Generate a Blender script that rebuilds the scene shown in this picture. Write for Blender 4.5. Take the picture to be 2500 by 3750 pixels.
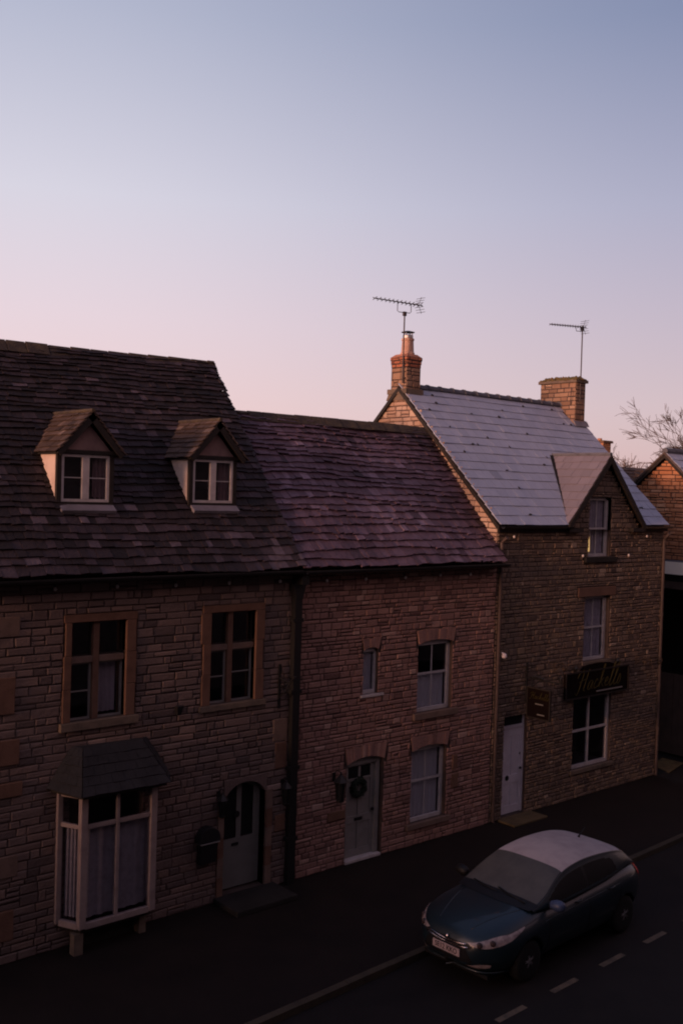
import bpy, math, random
from math import sin, cos, pi, radians, sqrt, atan2
from mathutils import Vector, Matrix

for o in list(bpy.data.objects):
    bpy.data.objects.remove(o)
scene = bpy.context.scene
COL = scene.collection

# ------------------------------------------------------------------ camera
CAM_H = 7.2
yaw, pitch, roll = radians(40.63), radians(-1.178), radians(1.702)
fw = Vector((sin(yaw)*cos(pitch), cos(yaw)*cos(pitch), sin(pitch)))
r0 = fw.cross(Vector((0, 0, 1))).normalized()
u0 = r0.cross(fw)
rr = r0*cos(roll) + u0*sin(roll)
uu = u0*cos(roll) - r0*sin(roll)
cam_d = bpy.data.cameras.new("camera")
cam = bpy.data.objects.new("camera", cam_d)
COL.objects.link(cam)
M = Matrix((rr, uu, -fw)).transposed().to_4x4()
M.translation = Vector((0, 0, CAM_H))
cam.matrix_world = M
cam_d.sensor_fit = 'VERTICAL'
cam_d.sensor_height = 23.5
cam_d.sensor_width = 15.65
cam_d.lens = 23.0
cam_d.clip_start = 0.1
cam_d.clip_end = 3000
scene.camera = cam

# ------------------------------------------------------------------ sky and sun
SUN_AZ, SUN_EL = radians(4.0), radians(6.0)     # a little towards the viewer from the street's left end
w = bpy.data.worlds.new("World")
scene.world = w
w.use_nodes = True
nt = w.node_tree
for n in list(nt.nodes):
    nt.nodes.remove(n)


def N(tree, kind, **kw):
    n = tree.nodes.new(kind)
    for k, v in kw.items():
        setattr(n, k, v)
    return n


def ramp(tree, stops, interp='LINEAR'):
    n = tree.nodes.new('ShaderNodeValToRGB')
    cr = n.color_ramp
    cr.interpolation = interp
    while len(cr.elements) > 1:
        cr.elements.remove(cr.elements[0])
    cr.elements[0].position = stops[0][0]
    cr.elements[0].color = (*stops[0][1], 1)
    for p, c in stops[1:]:
        e = cr.elements.new(p)
        e.color = (*c, 1)
    return n


def srgb(r, g, b):
    f = lambda c: c/12.92 if c <= .04045 else ((c+.055)/1.055)**2.4
    return (f(r/255), f(g/255), f(b/255))


L = nt.links.new
out = N(nt, 'ShaderNodeOutputWorld')
sky = N(nt, 'ShaderNodeTexSky', sky_type='NISHITA')
sky.sun_disc = False
sky.sun_elevation = SUN_EL
sky.sun_rotation = radians(270) - SUN_AZ
bg_n = N(nt, 'ShaderNodeBackground')
bg_n.inputs['Strength'].default_value = 0.02
L(sky.outputs[0], bg_n.inputs['Color'])
tc = N(nt, 'ShaderNodeTexCoord')
sep = N(nt, 'ShaderNodeSeparateXYZ')
L(tc.outputs['Generated'], sep.inputs[0])
# dawn colours by height: the glow side (left end of the street) and the far side
warm = ramp(nt, [(0.0, srgb(232, 178, 172)), (0.07, srgb(233, 200, 204)), (0.16, srgb(227, 206, 215)),
                 (0.27, srgb(213, 208, 221)), (0.42, srgb(178, 181, 202)), (0.7, srgb(116, 124, 158)), (1.0, srgb(92, 102, 140))])
cool = ramp(nt, [(0.0, srgb(204, 170, 176)), (0.09, srgb(199, 175, 186)), (0.18, srgb(184, 169, 187)),
                 (0.27, srgb(164, 161, 186)), (0.42, srgb(121, 129, 162)), (0.7, srgb(78, 90, 130)), (1.0, srgb(72, 84, 124))])
L(sep.outputs['Z'], warm.inputs[0])
L(sep.outputs['Z'], cool.inputs[0])
dot = N(nt, 'ShaderNodeVectorMath', operation='DOT_PRODUCT')
L(tc.outputs['Generated'], dot.inputs[0])
glow_dir = Vector((-cos(radians(38)), sin(radians(38)), 0.0))
dot.inputs[1].default_value = glow_dir
mr = N(nt, 'ShaderNodeMapRange', clamp=True)
mr.inputs['From Min'].default_value = -0.48
mr.inputs['From Max'].default_value = 0.30
mr.interpolation_type = 'SMOOTHSTEP'
L(dot.outputs['Value'], mr.inputs['Value'])
mx = N(nt, 'ShaderNodeMix', data_type='RGBA')
L(mr.outputs[0], mx.inputs[0])
L(cool.outputs[0], mx.inputs[6])
L(warm.outputs[0], mx.inputs[7])
# the brighter dawn glow low over the street's left end
gp = N(nt, 'ShaderNodeVectorMath', operation='DOT_PRODUCT')
L(tc.outputs['Generated'], gp.inputs[0])
gp.inputs[1].default_value = Vector((-cos(radians(8)), sin(radians(8)), 0.08)).normalized()
gr = ramp(nt, [(0.0, (0, 0, 0)), (0.70, (0, 0, 0)), (0.86, (0.28, .12, .08)), (1.0, (2.2, 1.0, .62))])
L(gp.outputs['Value'], gr.inputs[0])
ad = N(nt, 'ShaderNodeMix', data_type='RGBA', blend_type='ADD')
ad.inputs[0].default_value = 1.0
L(mx.outputs[2], ad.inputs[6])
L(gr.outputs[0], ad.inputs[7])
# the pink band opposite the dawn, behind the viewpoint
bk = N(nt, 'ShaderNodeVectorMath', operation='DOT_PRODUCT')
L(tc.outputs['Generated'], bk.inputs[0])
bk.inputs[1].default_value = Vector((.35, -1, 0)).normalized()
bm = N(nt, 'ShaderNodeMapRange', clamp=True)
bm.inputs['From Min'].default_value = -0.05
bm.inputs['From Max'].default_value = 0.55
L(bk.outputs['Value'], bm.inputs['Value'])
bc = ramp(nt, [(0.0, (.22, .11, .11)), (0.25, (.45, .24, .24)), (0.55, (.36, .215, .235)), (1.0, (.19, .165, .23))])
L(sep.outputs['Z'], bc.inputs[0])
bmx = N(nt, 'ShaderNodeMix', data_type='RGBA')
L(bm.outputs[0], bmx.inputs[0])
L(ad.outputs[2], bmx.inputs[6])
L(bc.outputs[0], bmx.inputs[7])
bg = N(nt, 'ShaderNodeBackground')
bg.inputs['Strength'].default_value = 1.0
L(bmx.outputs[2], bg.inputs['Color'])
addsh = N(nt, 'ShaderNodeAddShader')
L(bg_n.outputs[0], addsh.inputs[0])
L(bg.outputs[0], addsh.inputs[1])
L(addsh.outputs[0], out.inputs[0])

sun_d = bpy.data.lights.new("sun", 'SUN')
sun_d.energy = 3.0
sun_d.angle = radians(10)
sun_d.color = (1.0, 0.50, 0.31)
sun = bpy.data.objects.new("sun", sun_d)
COL.objects.link(sun)
to_sun = Vector((-cos(SUN_AZ)*cos(SUN_EL), -sin(SUN_AZ)*cos(SUN_EL), sin(SUN_EL)))
sun.rotation_euler = to_sun.to_track_quat('Z', 'Y').to_euler()

scene.view_settings.view_transform = 'Standard'
scene.view_settings.look = 'None'
scene.view_settings.exposure = 0.0
scene.view_settings.gamma = 1.0
scene.cycles.max_bounces = 6
scene.cycles.filter_width = 2.0

# ------------------------------------------------------------------ materials
MATS = {}


def mat(name, col, rough=.8, metal=0.0, spec=.35, noise=None, nscale=6.0, bump=0.0, bscale=30.0, tint=None, coat=0.0):
    """col: base; noise: second colour mixed in by object-space noise; tint: list of colours picked per stone/slate."""
    m = bpy.data.materials.new(name)
    m.use_nodes = True
    t = m.node_tree
    b = t.nodes['Principled BSDF']
    b.inputs['Roughness'].default_value = rough
    b.inputs['Metallic'].default_value = metal
    b.inputs['Specular IOR Level'].default_value = spec
    b.inputs['Coat Weight'].default_value = coat
    lk = t.links.new
    tcn = N(t, 'ShaderNodeTexCoord')
    src = None
    if tint:
        at = N(t, 'ShaderNodeAttribute', attribute_name='tint')
        rp = ramp(t, [(i/(len(tint)-1), c) for i, c in enumerate(tint)])
        lk(at.outputs['Fac'], rp.inputs[0])
        src = rp.outputs[0]
    if noise:
        nz = N(t, 'ShaderNodeTexNoise')
        nz.inputs['Scale'].default_value = nscale
        nz.inputs['Detail'].default_value = 6
        nz.inputs['Roughness'].default_value = .65
        lk(tcn.outputs['Object'], nz.inputs['Vector'])
        rm = N(t, 'ShaderNodeMapRange', clamp=True)
        rm.inputs['From Min'].default_value = .42
        rm.inputs['From Max'].default_value = .68
        rm.inputs['To Max'].default_value = .45 if tint else 1.0
        lk(nz.outputs['Fac'], rm.inputs['Value'])
        mi = N(t, 'ShaderNodeMix', data_type='RGBA')
        lk(rm.outputs[0], mi.inputs[0])
        if src is not None:
            lk(src, mi.inputs[6])
        else:
            mi.inputs[6].default_value = (*col, 1)
        mi.inputs[7].default_value = (*noise, 1)
        src = mi.outputs[2]
    if src is not None:
        lk(src, b.inputs['Base Color'])
    else:
        b.inputs['Base Color'].default_value = (*col, 1)
    if bump:
        n2 = N(t, 'ShaderNodeTexNoise')
        n2.inputs['Scale'].default_value = bscale
        n2.inputs['Detail'].default_value = 5
        lk(tcn.outputs['Object'], n2.inputs['Vector'])
        bp = N(t, 'ShaderNodeBump')
        bp.inputs['Strength'].default_value = min(1, bump)
        bp.inputs['Distance'].default_value = .02
        lk(n2.outputs['Fac'], bp.inputs['Height'])
        lk(bp.outputs[0], b.inputs['Normal'])
    MATS[name] = m
    return m


def glass(name, tint=(.8, .8, .82), refl=1.0, rough=.03):
    m = bpy.data.materials.new(name)
    m.use_nodes = True
    t = m.node_tree
    t.nodes.remove(t.nodes['Principled BSDF'])
    o = t.nodes['Material Output']
    tr = N(t, 'ShaderNodeBsdfTransparent')
    tr.inputs[0].default_value = (*tint, 1)
    gl = N(t, 'ShaderNodeBsdfGlossy')
    gl.inputs['Roughness'].default_value = rough
    lw = N(t, 'ShaderNodeLayerWeight')
    lw.inputs[0].default_value = .5
    pw = N(t, 'ShaderNodeMath', operation='POWER')
    pw.inputs[1].default_value = 5.0
    ml = N(t, 'ShaderNodeMath', operation='MULTIPLY_ADD')
    ml.inputs[1].default_value = .95*refl
    ml.inputs[2].default_value = .04*refl
    mi = N(t, 'ShaderNodeMixShader')
    t.links.new(lw.outputs['Facing'], pw.inputs[0])
    t.links.new(pw.outputs[0], ml.inputs[0])
    t.links.new(ml.outputs[0], mi.inputs[0])
    t.links.new(tr.outputs[0], mi.inputs[1])
    t.links.new(gl.outputs[0], mi.inputs[2])
    t.links.new(mi.outputs[0], o.inputs[0])
    MATS[name] = m
    return m


def emit(name, col, s):
    m = bpy.data.materials.new(name)
    m.use_nodes = True
    b = m.node_tree.nodes['Principled BSDF']
    b.inputs['Base Color'].default_value = (*col, 1)
    b.inputs['Emission Color'].default_value = (*col, 1)
    b.inputs['Emission Strength'].default_value = s
    MATS[name] = m
    return m


mat('stone_grey', (.2, .16, .13), .9, spec=.2, noise=(.11, .078, .068), nscale=2.2, bump=.8, bscale=22,
    tint=[(.085, .065, .062), (.13, .097, .092), (.165, .122, .112), (.20, .145, .13), (.225, .155, .13), (.31, .23, .20)])
mat('stone_pink', (.24, .17, .13), .9, spec=.2, noise=(.19, .122, .10), nscale=3.2, bump=.8, bscale=22,  # pinkish stone, its tints reddened further to carry the red flare's glow
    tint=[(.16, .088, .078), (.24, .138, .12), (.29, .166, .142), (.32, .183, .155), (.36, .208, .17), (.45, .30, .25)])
mat('stone_brown', (.2, .15, .1), .9, spec=.2, noise=(.12, .085, .066), nscale=2.0, bump=.9, bscale=24,
    tint=[(.10, .072, .06), (.145, .104, .085), (.175, .125, .098), (.205, .145, .108), (.235, .165, .11), (.33, .25, .19)])
mat('stone_gable_sunlit', (.45, .3, .2), .9, spec=.2, noise=(.34, .22, .16), nscale=2.5, bump=.9, bscale=22,  # gable stone paled in its tints to paint the low sunlight on it
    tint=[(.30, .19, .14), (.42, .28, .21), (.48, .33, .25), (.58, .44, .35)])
mat('stone_chimney', (.3, .2, .15), .9, spec=.2, noise=(.22, .13, .09), nscale=2.5, bump=.9, bscale=22,
    tint=[(.20, .12, .08), (.29, .18, .125), (.34, .22, .15), (.42, .29, .21)])
mat('stone_orange_lit', (.4, .22, .12), .9, spec=.2, noise=(.40, .17, .085), nscale=1.5, bump=.9, bscale=24,  # extra orange and brightness put into the tints in place of sunlight
    tint=[(.42, .18, .09), (.54, .25, .13), (.62, .31, .17), (.70, .42, .27)])
mat('mortar', (.075, .054, .048), .95, noise=(.05, .036, .032), nscale=3)
mat('dressed_tan', (.165, .092, .064), .85, noise=(.12, .065, .045), nscale=5, bump=.3, bscale=40)
mat('dressed_pale', (.19, .13, .105), .85, noise=(.13, .09, .073), nscale=5, bump=.3, bscale=40)
mat('dressed_grey', (.17, .13, .10), .9, noise=(.10, .08, .065), nscale=4, bump=.5, bscale=40)
mat('slate_stone', (.08, .06, .06), .62, spec=.45, noise=(.036, .022, .026), nscale=6.0, bump=1.0, bscale=18,  # purple-grey slates with pink sky sheen and red glow put into the tints
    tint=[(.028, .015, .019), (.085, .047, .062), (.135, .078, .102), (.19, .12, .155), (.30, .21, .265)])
mat('slate_dark', (.05, .04, .04), .75, spec=.4, noise=(.010, .007, .007), nscale=4.5, bump=1.0, bscale=18,  # dark slates, also reddened in colour for the flare
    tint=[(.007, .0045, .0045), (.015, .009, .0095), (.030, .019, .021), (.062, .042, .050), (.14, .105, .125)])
mat('slate_blue', (.26, .28, .34), .6, spec=.4, noise=(.32, .355, .45), nscale=3.0, bump=.2, bscale=30,
    tint=[(.22, .245, .31), (.345, .385, .485), (.385, .425, .53), (.415, .455, .56), (.47, .50, .60)])
mat('slate_glow_side', (.2, .17, .18), .7, noise=(.18, .16, .185), nscale=3.0, bump=.2, bscale=30,  # slate for the gable's left slope, pink sky light in its tints
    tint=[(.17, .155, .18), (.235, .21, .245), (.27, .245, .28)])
mat('slate_warm', (.14, .10, .08), .7, noise=(.04, .025, .017), nscale=5, bump=.8, bscale=26,
    tint=[(.03, .019, .014), (.065, .042, .033), (.10, .068, .055), (.24, .18, .155)])
mat('ridge_stone', (.05, .04, .035), .9, noise=(.10, .075, .045), nscale=4, bump=.8)
mat('ridge_blue', (.12, .125, .15), .8, noise=(.07, .07, .08), nscale=4, bump=.4)
mat('underlay', (.02, .017, .016), .95)
mat('lead', (.20, .185, .215), .6, noise=(.14, .13, .15), nscale=3, bump=.2)
mat('bay_roof', (.024, .024, .028), .8, noise=(.014, .014, .017), nscale=3, bump=.4)
mat('white_paint', (.52, .48, .48), .55, noise=(.40, .36, .36), nscale=6)
mat('bay_paint', (.31, .25, .24), .6, noise=(.24, .19, .185), nscale=6)
mat('lilac_paint', (.60, .56, .62), .5, noise=(.5, .46, .52), nscale=3)
mat('grey_paint', (.17, .17, .165), .55, noise=(.14, .14, .135), nscale=4)
mat('pale_grey_paint', (.25, .235, .225), .55, noise=(.20, .19, .18), nscale=4)
mat('plaster', (.62, .50, .44), .9, noise=(.50, .38, .33), nscale=4, bump=.2)
mat('plaster_pink', (.30, .20, .19), .9, noise=(.22, .14, .135), nscale=5, bump=.2)
mat('dark_timber', (.022, .017, .015), .7, noise=(.012, .01, .009), nscale=8)
mat('black_iron', (.012, .012, .013), .5, spec=.4)
mat('black_plastic', (.018, .018, .02), .4)
mat('rust_iron', (.06, .04, .03), .8, noise=(.03, .02, .016))
mat('brown_pipe', (.085, .06, .055), .6, noise=(.06, .042, .038), nscale=5)
mat('curtain', (.55, .50, .52), .95, noise=(.42, .38, .40), nscale=7)
mat('blind', (.66, .65, .64), .9)
mat('net_curtain', (.42, .39, .40), .95, noise=(.33, .30, .31), nscale=9)
mat('dark_room', (.03, .026, .024), .9)
mat('brick', (.42, .15, .08), .85, noise=(.28, .09, .05), nscale=9, bump=.5, tint=[(.30, .10, .06), (.42, .155, .085), (.50, .21, .12)])
mat('terracotta', (.45, .20, .12), .8, noise=(.30, .13, .08), nscale=6)
mat('pot_clay', (.52, .33, .26), .8, noise=(.42, .25, .19), nscale=6)
mat('steel', (.45, .45, .46), .35, metal=.9)
mat('aerial_metal', (.06, .05, .055), .6, metal=.3)
mat('moss', (.10, .085, .03), .95, noise=(.20, .12, .05), nscale=7, bump=.9)
mat('asphalt', (.0135, .0105, .0095), .8, spec=.25, noise=(.0085, .0068, .0062), nscale=1.5, bump=.5, bscale=120)
mat('paving', (.014, .010, .0085), .85, spec=.2, noise=(.009, .0068, .006), nscale=.9, bump=.5, bscale=60)
mat('kerb_stone', (.055, .043, .028), .85, noise=(.035, .027, .019), nscale=3, bump=.4)
mat('line_paint', (.135, .10, .068), .8, noise=(.06, .05, .04), nscale=7)
mat('ground_tan', (.15, .095, .035), .95, noise=(.08, .05, .02), nscale=5, bump=.8)
mat('grass_dark', (.05, .055, .03), .95, noise=(.035, .03, .018), nscale=.2)
mat('step_stone', (.11, .08, .04), .9, noise=(.06, .045, .025), nscale=3, bump=.5)
mat('dark_step', (.02, .018, .017), .9, noise=(.012, .011, .01), nscale=3)
mat('sign_dark', (.008, .0045, .004), .9, spec=.08, noise=(.007, .004, .004))
mat('gold', (.062, .052, .018), .8, spec=.1)
mat('cream', (.88, .80, .66), .6)
mat('wreath_leaf', (.012, .02, .012), .8)
mat('car_blue', (.008, .018, .025), .34, spec=.45, coat=.3, noise=(.007, .015, .021), nscale=2)
mat('mirror_sky_blue', (.045, .065, .13), .4, spec=.4)  # sky reflection painted into the near mirror's colour
mat('frost', (.43, .37, .365), .7, noise=(.34, .29, .29), nscale=3, bump=.1, bscale=90)
mat('frost_glass', (.085, .082, .074), .5, spec=.35, noise=(.06, .058, .054), nscale=2.5)
mat('car_glass', (.012, .012, .012), .12, spec=.5)
mat('car_black', (.008, .008, .009), .55, spec=.3)
mat('tyre', (.010, .010, .010), .9)
mat('alloy', (.34, .34, .36), .35, metal=.8)
mat('chrome', (.75, .66, .62), .15, metal=1.0)
mat('lamp_lens', (.30, .25, .25), .15, spec=.6, noise=(.14, .11, .115), nscale=12)
mat('lamp_dark', (.05, .035, .035), .2)
mat('red_lens', (.75, .06, .05), .25, spec=.6)
mat('plate_white', (.42, .33, .33), .5)
mat('ink', (.02, .015, .015), .6)
mat('bark', (.075, .052, .042), .9, noise=(.045, .032, .027), nscale=6, bump=.6)
mat('twig', (.085, .058, .048), .9)
mat('twig_pale', (.14, .098, .082), .9)
mat('bulb', (.62, .58, .58), .3, spec=.6)
mat('brown_gate', (.085, .055, .045), .8, noise=(.06, .04, .033), nscale=3)
mat('door_glass', (.016, .018, .019), .15, spec=.5)
glass('window_glass', (.86, .86, .90), 1.0)
emit('lamp_glow', (1.0, .62, .22), .55)
emit('sun_glint', (1.0, .62, .30), .9)  # glowing stand-in for a sun glint on the far roof

# ------------------------------------------------------------------ mesh helpers


class MB:
    def __init__(s):
        s.v, s.f, s.m, s.t, s.mats = [], [], [], [], []

    def mi(s, name):
        if name not in s.mats:
            s.mats.append(name)
        return s.mats.index(name)

    def face(s, pts, m, tint=.5):
        i = len(s.v)
        s.v += [tuple(p) for p in pts]
        s.f.append(tuple(range(i, i+len(pts))))
        s.m.append(s.mi(m))
        s.t.append(tint)

    def mesh(s, verts, faces, m, tint=.5):
        i = len(s.v)
        s.v += [tuple(p) for p in verts]
        k = s.mi(m)
        for f in faces:
            s.f.append(tuple(a+i for a in f))
            s.m.append(k)
            s.t.append(tint)

    def box(s, x0, x1, y0, y1, z0, z1, m, tint=.5, j=0, rng=random):
        vs = [(x, y, z) for x in (x0, x1) for y in (y0, y1) for z in (z0, z1)]
        if j:
            vs = [(a+rng.uniform(-j, j), b+rng.uniform(-j, j), c+rng.uniform(-j, j)) for a, b, c in vs]
        s.mesh(vs, [(0, 1, 3, 2), (4, 6, 7, 5), (0, 4, 5, 1), (2, 3, 7, 6), (0, 2, 6, 4), (1, 5, 7, 3)], m, tint)

    def obox(s, c, ax, ay, az, m, tint=.5):
        """box from centre and three half-axis vectors"""
        c, ax, ay, az = map(Vector, (c, ax, ay, az))
        vs = [c+ax*i+ay*j+az*k for i in (-1, 1) for j in (-1, 1) for k in (-1, 1)]
        s.mesh(vs, [(0, 1, 3, 2), (4, 6, 7, 5), (0, 4, 5, 1), (2, 3, 7, 6), (0, 2, 6, 4), (1, 5, 7, 3)], m, tint)

    def prism(s, poly, d, m, tint=.5):
        """closed prism: polygon (3D points) swept by vector d"""
        n = len(poly)
        d = Vector(d)
        vs = [Vector(p) for p in poly] + [Vector(p)+d for p in poly]
        fs = [tuple(range(n))[::-1], tuple(range(n, 2*n))]
        fs += [(i, (i+1) % n, n+(i+1) % n, n+i) for i in range(n)]
        s.mesh(vs, fs, m, tint)

    def tube(s, pts, r, m, n=8, cap=True, tint=.5):
        pts = [Vector(p) for p in pts]
        rs = r if isinstance(r, (list, tuple)) else [r]*len(pts)
        base = len(s.v)
        vs, fs = [], []
        for i, p in enumerate(pts):
            d = (pts[min(i+1, len(pts)-1)] - pts[max(i-1, 0)]).normalized()
            a = d.orthogonal().normalized() if abs(d.z) > .95 else d.cross(Vector((0, 0, 1))).normalized()
            if abs(d.z) > .95:
                a = Vector((1, 0, 0)) - d*d.x
                a.normalize()
            b = d.cross(a)
            for k in range(n):
                t = 2*pi*k/n
                vs.append(p + (a*cos(t)+b*sin(t))*rs[i])
        for i in range(len(pts)-1):
            for k in range(n):
                fs.append((i*n+k, i*n+(k+1) % n, (i+1)*n+(k+1) % n, (i+1)*n+k))
        if cap:
            fs.append(tuple(range(n))[::-1])
            fs.append(tuple((len(pts)-1)*n+k for k in range(n)))
        s.mesh(vs, fs, m, tint)

    def lathe(s, c, prof, m, n=20, axis=(0, 0, 1), tint=.5):
        c = Vector(c)
        ax = Vector(axis).normalized()
        a = ax.orthogonal().normalized()
        b = ax.cross(a)
        vs, fs = [], []
        for r, h in prof:
            for k in range(n):
                t = 2*pi*k/n
                vs.append(c+ax*h+(a*cos(t)+b*sin(t))*r)
        for i in range(len(prof)-1):
            for k in range(n):
                fs.append((i*n+k, i*n+(k+1) % n, (i+1)*n+(k+1) % n, (i+1)*n+k))
        fs.append(tuple(range(n))[::-1])
        fs.append(tuple((len(prof)-1)*n+k for k in range(n)))
        s.mesh(vs, fs, m, tint)

    def build(s, name, parent=None, smooth=False, bevel=0, label=None):
        me = bpy.data.meshes.new(name)
        me.from_pydata(s.v, [], s.f)
        for k in s.mats:
            me.materials.append(MATS[k])
        me.polygons.foreach_set('material_index', s.m)
        at = me.attributes.new('tint', 'FLOAT', 'FACE')
        at.data.foreach_set('value', s.t)
        if smooth:
            me.polygons.foreach_set('use_smooth', [True]*len(s.f))
        me.update()
        ob = bpy.data.objects.new(name, me)
        COL.objects.link(ob)
        if parent is not None:
            ob.parent = parent
            ob.matrix_parent_inverse = parent.matrix_world.inverted()
        if bevel:
            b = ob.modifiers.new('bevel', 'BEVEL')
            b.width = bevel
            b.segments = 2
            b.limit_method = 'ANGLE'
        if label:
            ob['label'] = label
        return ob


def tag(o, label, cat, group=None, kind=None):
    o['label'] = label
    o['category'] = cat
    if group:
        o['group'] = group
    if kind:
        o['kind'] = kind
    return o


def thing(name, loc, label, cat, group=None, rz=0):
    o = bpy.data.objects.new(name, None)
    o.empty_display_size = .2
    o.location = loc
    o.rotation_euler = (0, 0, rz)
    COL.objects.link(o)
    o.matrix_world = Matrix.Translation(Vector(loc)) @ Matrix.Rotation(rz, 4, 'Z')
    return tag(o, label, cat, group)


def structure(name, mb, smooth=False):
    o = mb.build(name, smooth=smooth)
    o['kind'] = 'structure'
    return o


def cut(rect, holes, eps=.025):
    rects = [rect]
    for hx0, hx1, hz0, hz1 in holes:
        nx = []
        for (a0, a1, b0, b1) in rects:
            if a1 <= hx0 or a0 >= hx1 or b1 <= hz0 or b0 >= hz1:
                nx.append((a0, a1, b0, b1))
                continue
            if a0 < hx0:
                nx.append((a0, hx0, b0, b1))
            if a1 > hx1:
                nx.append((hx1, a1, b0, b1))
            m0, m1 = max(a0, hx0), min(a1, hx1)
            if b0 < hz0:
                nx.append((m0, m1, b0, hz0))
            if b1 > hz1:
                nx.append((m0, m1, hz1, b1))
        rects = nx
    return [q for q in rects if q[1]-q[0] > eps and q[3]-q[2] > eps]


def stones(mb, lim, z0, z1, P, holes, ch, ln, m, seed, depth=(.006, .03), gap=.007, extra=None):
    """coursed rubble: every stone a chamfered block of its own size, set proud of the mortar plane.
    P(a, z, d) maps wall coordinates and outward offset to space."""
    g = random.Random(seed)
    z = z0
    while z < z1-.03:
        h = min(g.uniform(*ch)*g.choice((.8, 1, 1, 1.15)), z1-z)
        if z1-z-h < .05:
            h = z1-z
        a0, a1 = lim(z+h*.5)
        a = a0-g.uniform(0, ln[0])
        ph = g.uniform(0, 6)
        while a < a1:
            wd = g.uniform(*ln)*g.choice((.6, 1, 1, 1.3))
            r = (max(a, a0), min(a+wd, a1), z, z+h)
            split = h > ch[1]*.9 and g.random() < .25
            rs = [r]
            if split:
                zm = z+h*g.uniform(.4, .6)
                rs = [(r[0], r[1], z, zm), (r[0], r[1], zm, z+h)]
            for r_ in rs:
                for (p0, p1, q0, q1) in cut(r_, holes):
                    e = lambda: g.uniform(0, .006)
                    A0, A1, B0, B1 = p0+gap*.5+e(), p1-gap*.5-e(), q0+gap*.5+e(), q1-gap*.5-e()
                    if A1-A0 < .015 or B1-B0 < .015:
                        continue
                    d = g.uniform(*depth)
                    c = min(.016, (A1-A0)*.25, (B1-B0)*.3)
                    j = lambda: g.uniform(-.005, .005)
                    o_ = [(A0+j(), B0+j()), (A1+j(), B0+j()), (A1+j(), B1+j()), (A0+j(), B1+j())]
                    i_ = [(o_[0][0]+c, o_[0][1]+c), (o_[1][0]-c, o_[1][1]+c), (o_[2][0]-c, o_[2][1]-c), (o_[3][0]+c, o_[3][1]-c)]
                    wv = lambda x, zz: .010*sin(x*1.9+seed+zz*.7)+.006*sin(x*5.3+zz*2)
                    if extra:
                        tint = extra(p0, q0, g)
                    else:
                        tint = min(1, max(0, g.gauss(.48, .22)))
                    vs = [P(x, zz, -.004) for x, zz in o_] + [P(x, zz, d+g.uniform(-.004, .004)) for x, zz in i_]
                    mb.mesh(vs, [(4, 5, 6, 7), (0, 1, 5, 4), (1, 2, 6, 5), (2, 3, 7, 6), (3, 0, 4, 7)], m, tint)
            a += wd
        z += h


def wall_core(mb, x0, x1, z0, z1, y, holes, m, depth=.28, rev=None):
    """mortar plane facing -Y with real holes, and the sides of the holes"""
    xs = sorted({x0, x1, *[h[0] for h in holes], *[h[1] for h in holes]})
    zs = sorted({z0, z1, *[h[2] for h in holes], *[h[3] for h in holes]})
    xs = [x for x in xs if x0 <= x <= x1]
    zs = [z for z in zs if z0 <= z <= z1]
    inside = lambda x, z: any(h[0] < x < h[1] and h[2] < z < h[3] for h in holes)
    for i in range(len(xs)-1):
        for k in range(len(zs)-1):
            if not inside((xs[i]+xs[i+1])/2, (zs[k]+zs[k+1])/2):
                mb.face([(xs[i], y, zs[k]), (xs[i+1], y, zs[k]), (xs[i+1], y, zs[k+1]), (xs[i], y, zs[k+1])], m)
    rv = rev or m
    for a0, a1, b0, b1 in holes:
        e = y+depth
        mb.face([(a0, y, b0), (a0, e, b0), (a0, e, b1), (a0, y, b1)], rv)
        mb.face([(a1, y, b0), (a1, y, b1), (a1, e, b1), (a1, e, b0)], rv)
        mb.face([(a0, y, b1), (a0, e, b1), (a1, e, b1), (a1, y, b1)], rv)
        mb.face([(a0, y, b0), (a1, y, b0), (a1, e, b0), (a0, e, b0)], rv)


def slates(mb, P, length, lim, rows, wr, m, seed, thick=.02, jit=.02, lift=.03, sag=0.0, skip=None, tintf=None):
    """courses of single slates. P(a, s, n): a along the roof, s up the slope, n off the slope.
    rows: list of course heights from the eave up; lim(s) -> a-range."""
    g = random.Random(seed)
    s = 0
    for ri, h in enumerate(rows):
        a0, a1 = lim(s+h*.5)
        a = a0-g.uniform(0, wr[0])
        while a < a1-.02:
            wd = g.uniform(*wr)
            b0, b1 = max(a, a0)+.003, min(a+wd, a1)-.003
            a += wd
            if b1-b0 < .04:
                continue
            if skip and skip((b0+b1)/2, s+h*.5):
                continue
            lo = s-g.uniform(0, jit)+jit*.9*sin(b0*1.6+ri*1.9+seed)
            hi = s+h*1.25
            t = thick*g.uniform(.8, 1.3)
            n0 = lift*g.uniform(.75, 1.25)
            sk = g.uniform(-jit, jit)*.4
            wob = lambda x, q: sag*(sin(x*.9+q*.6+seed)+.6*sin(x*2.3-q*1.1))
            pts = []
            for (x, q, nn) in ((b0, lo+sk, n0+t), (b1, lo-sk, n0+t), (b1, hi, .004+t*.3), (b0, hi, .004+t*.3),
                               (b0, lo+sk, n0), (b1, lo-sk, n0), (b1, hi, -.012), (b0, hi, -.012)):
                pts.append(P(x, q, nn+wob(x, q)))
            tint = tintf(b0, s, g) if tintf else min(1, max(0, g.gauss(.45, .2)))
            mb.mesh(pts, [(0, 1, 2, 3), (4, 5, 1, 0), (7, 4, 0, 3), (5, 6, 2, 1)], m, tint)
        s += h


def courses(length, big, small, seed, jit=.1):
    g = random.Random(seed)
    out_, s = [], 0
    while s < length-.03:
        h = big+(small-big)*s/length
        h *= g.uniform(1-jit, 1+jit)
        h = min(h, length-s)
        out_.append(h)
        s += h
    return out_


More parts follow.
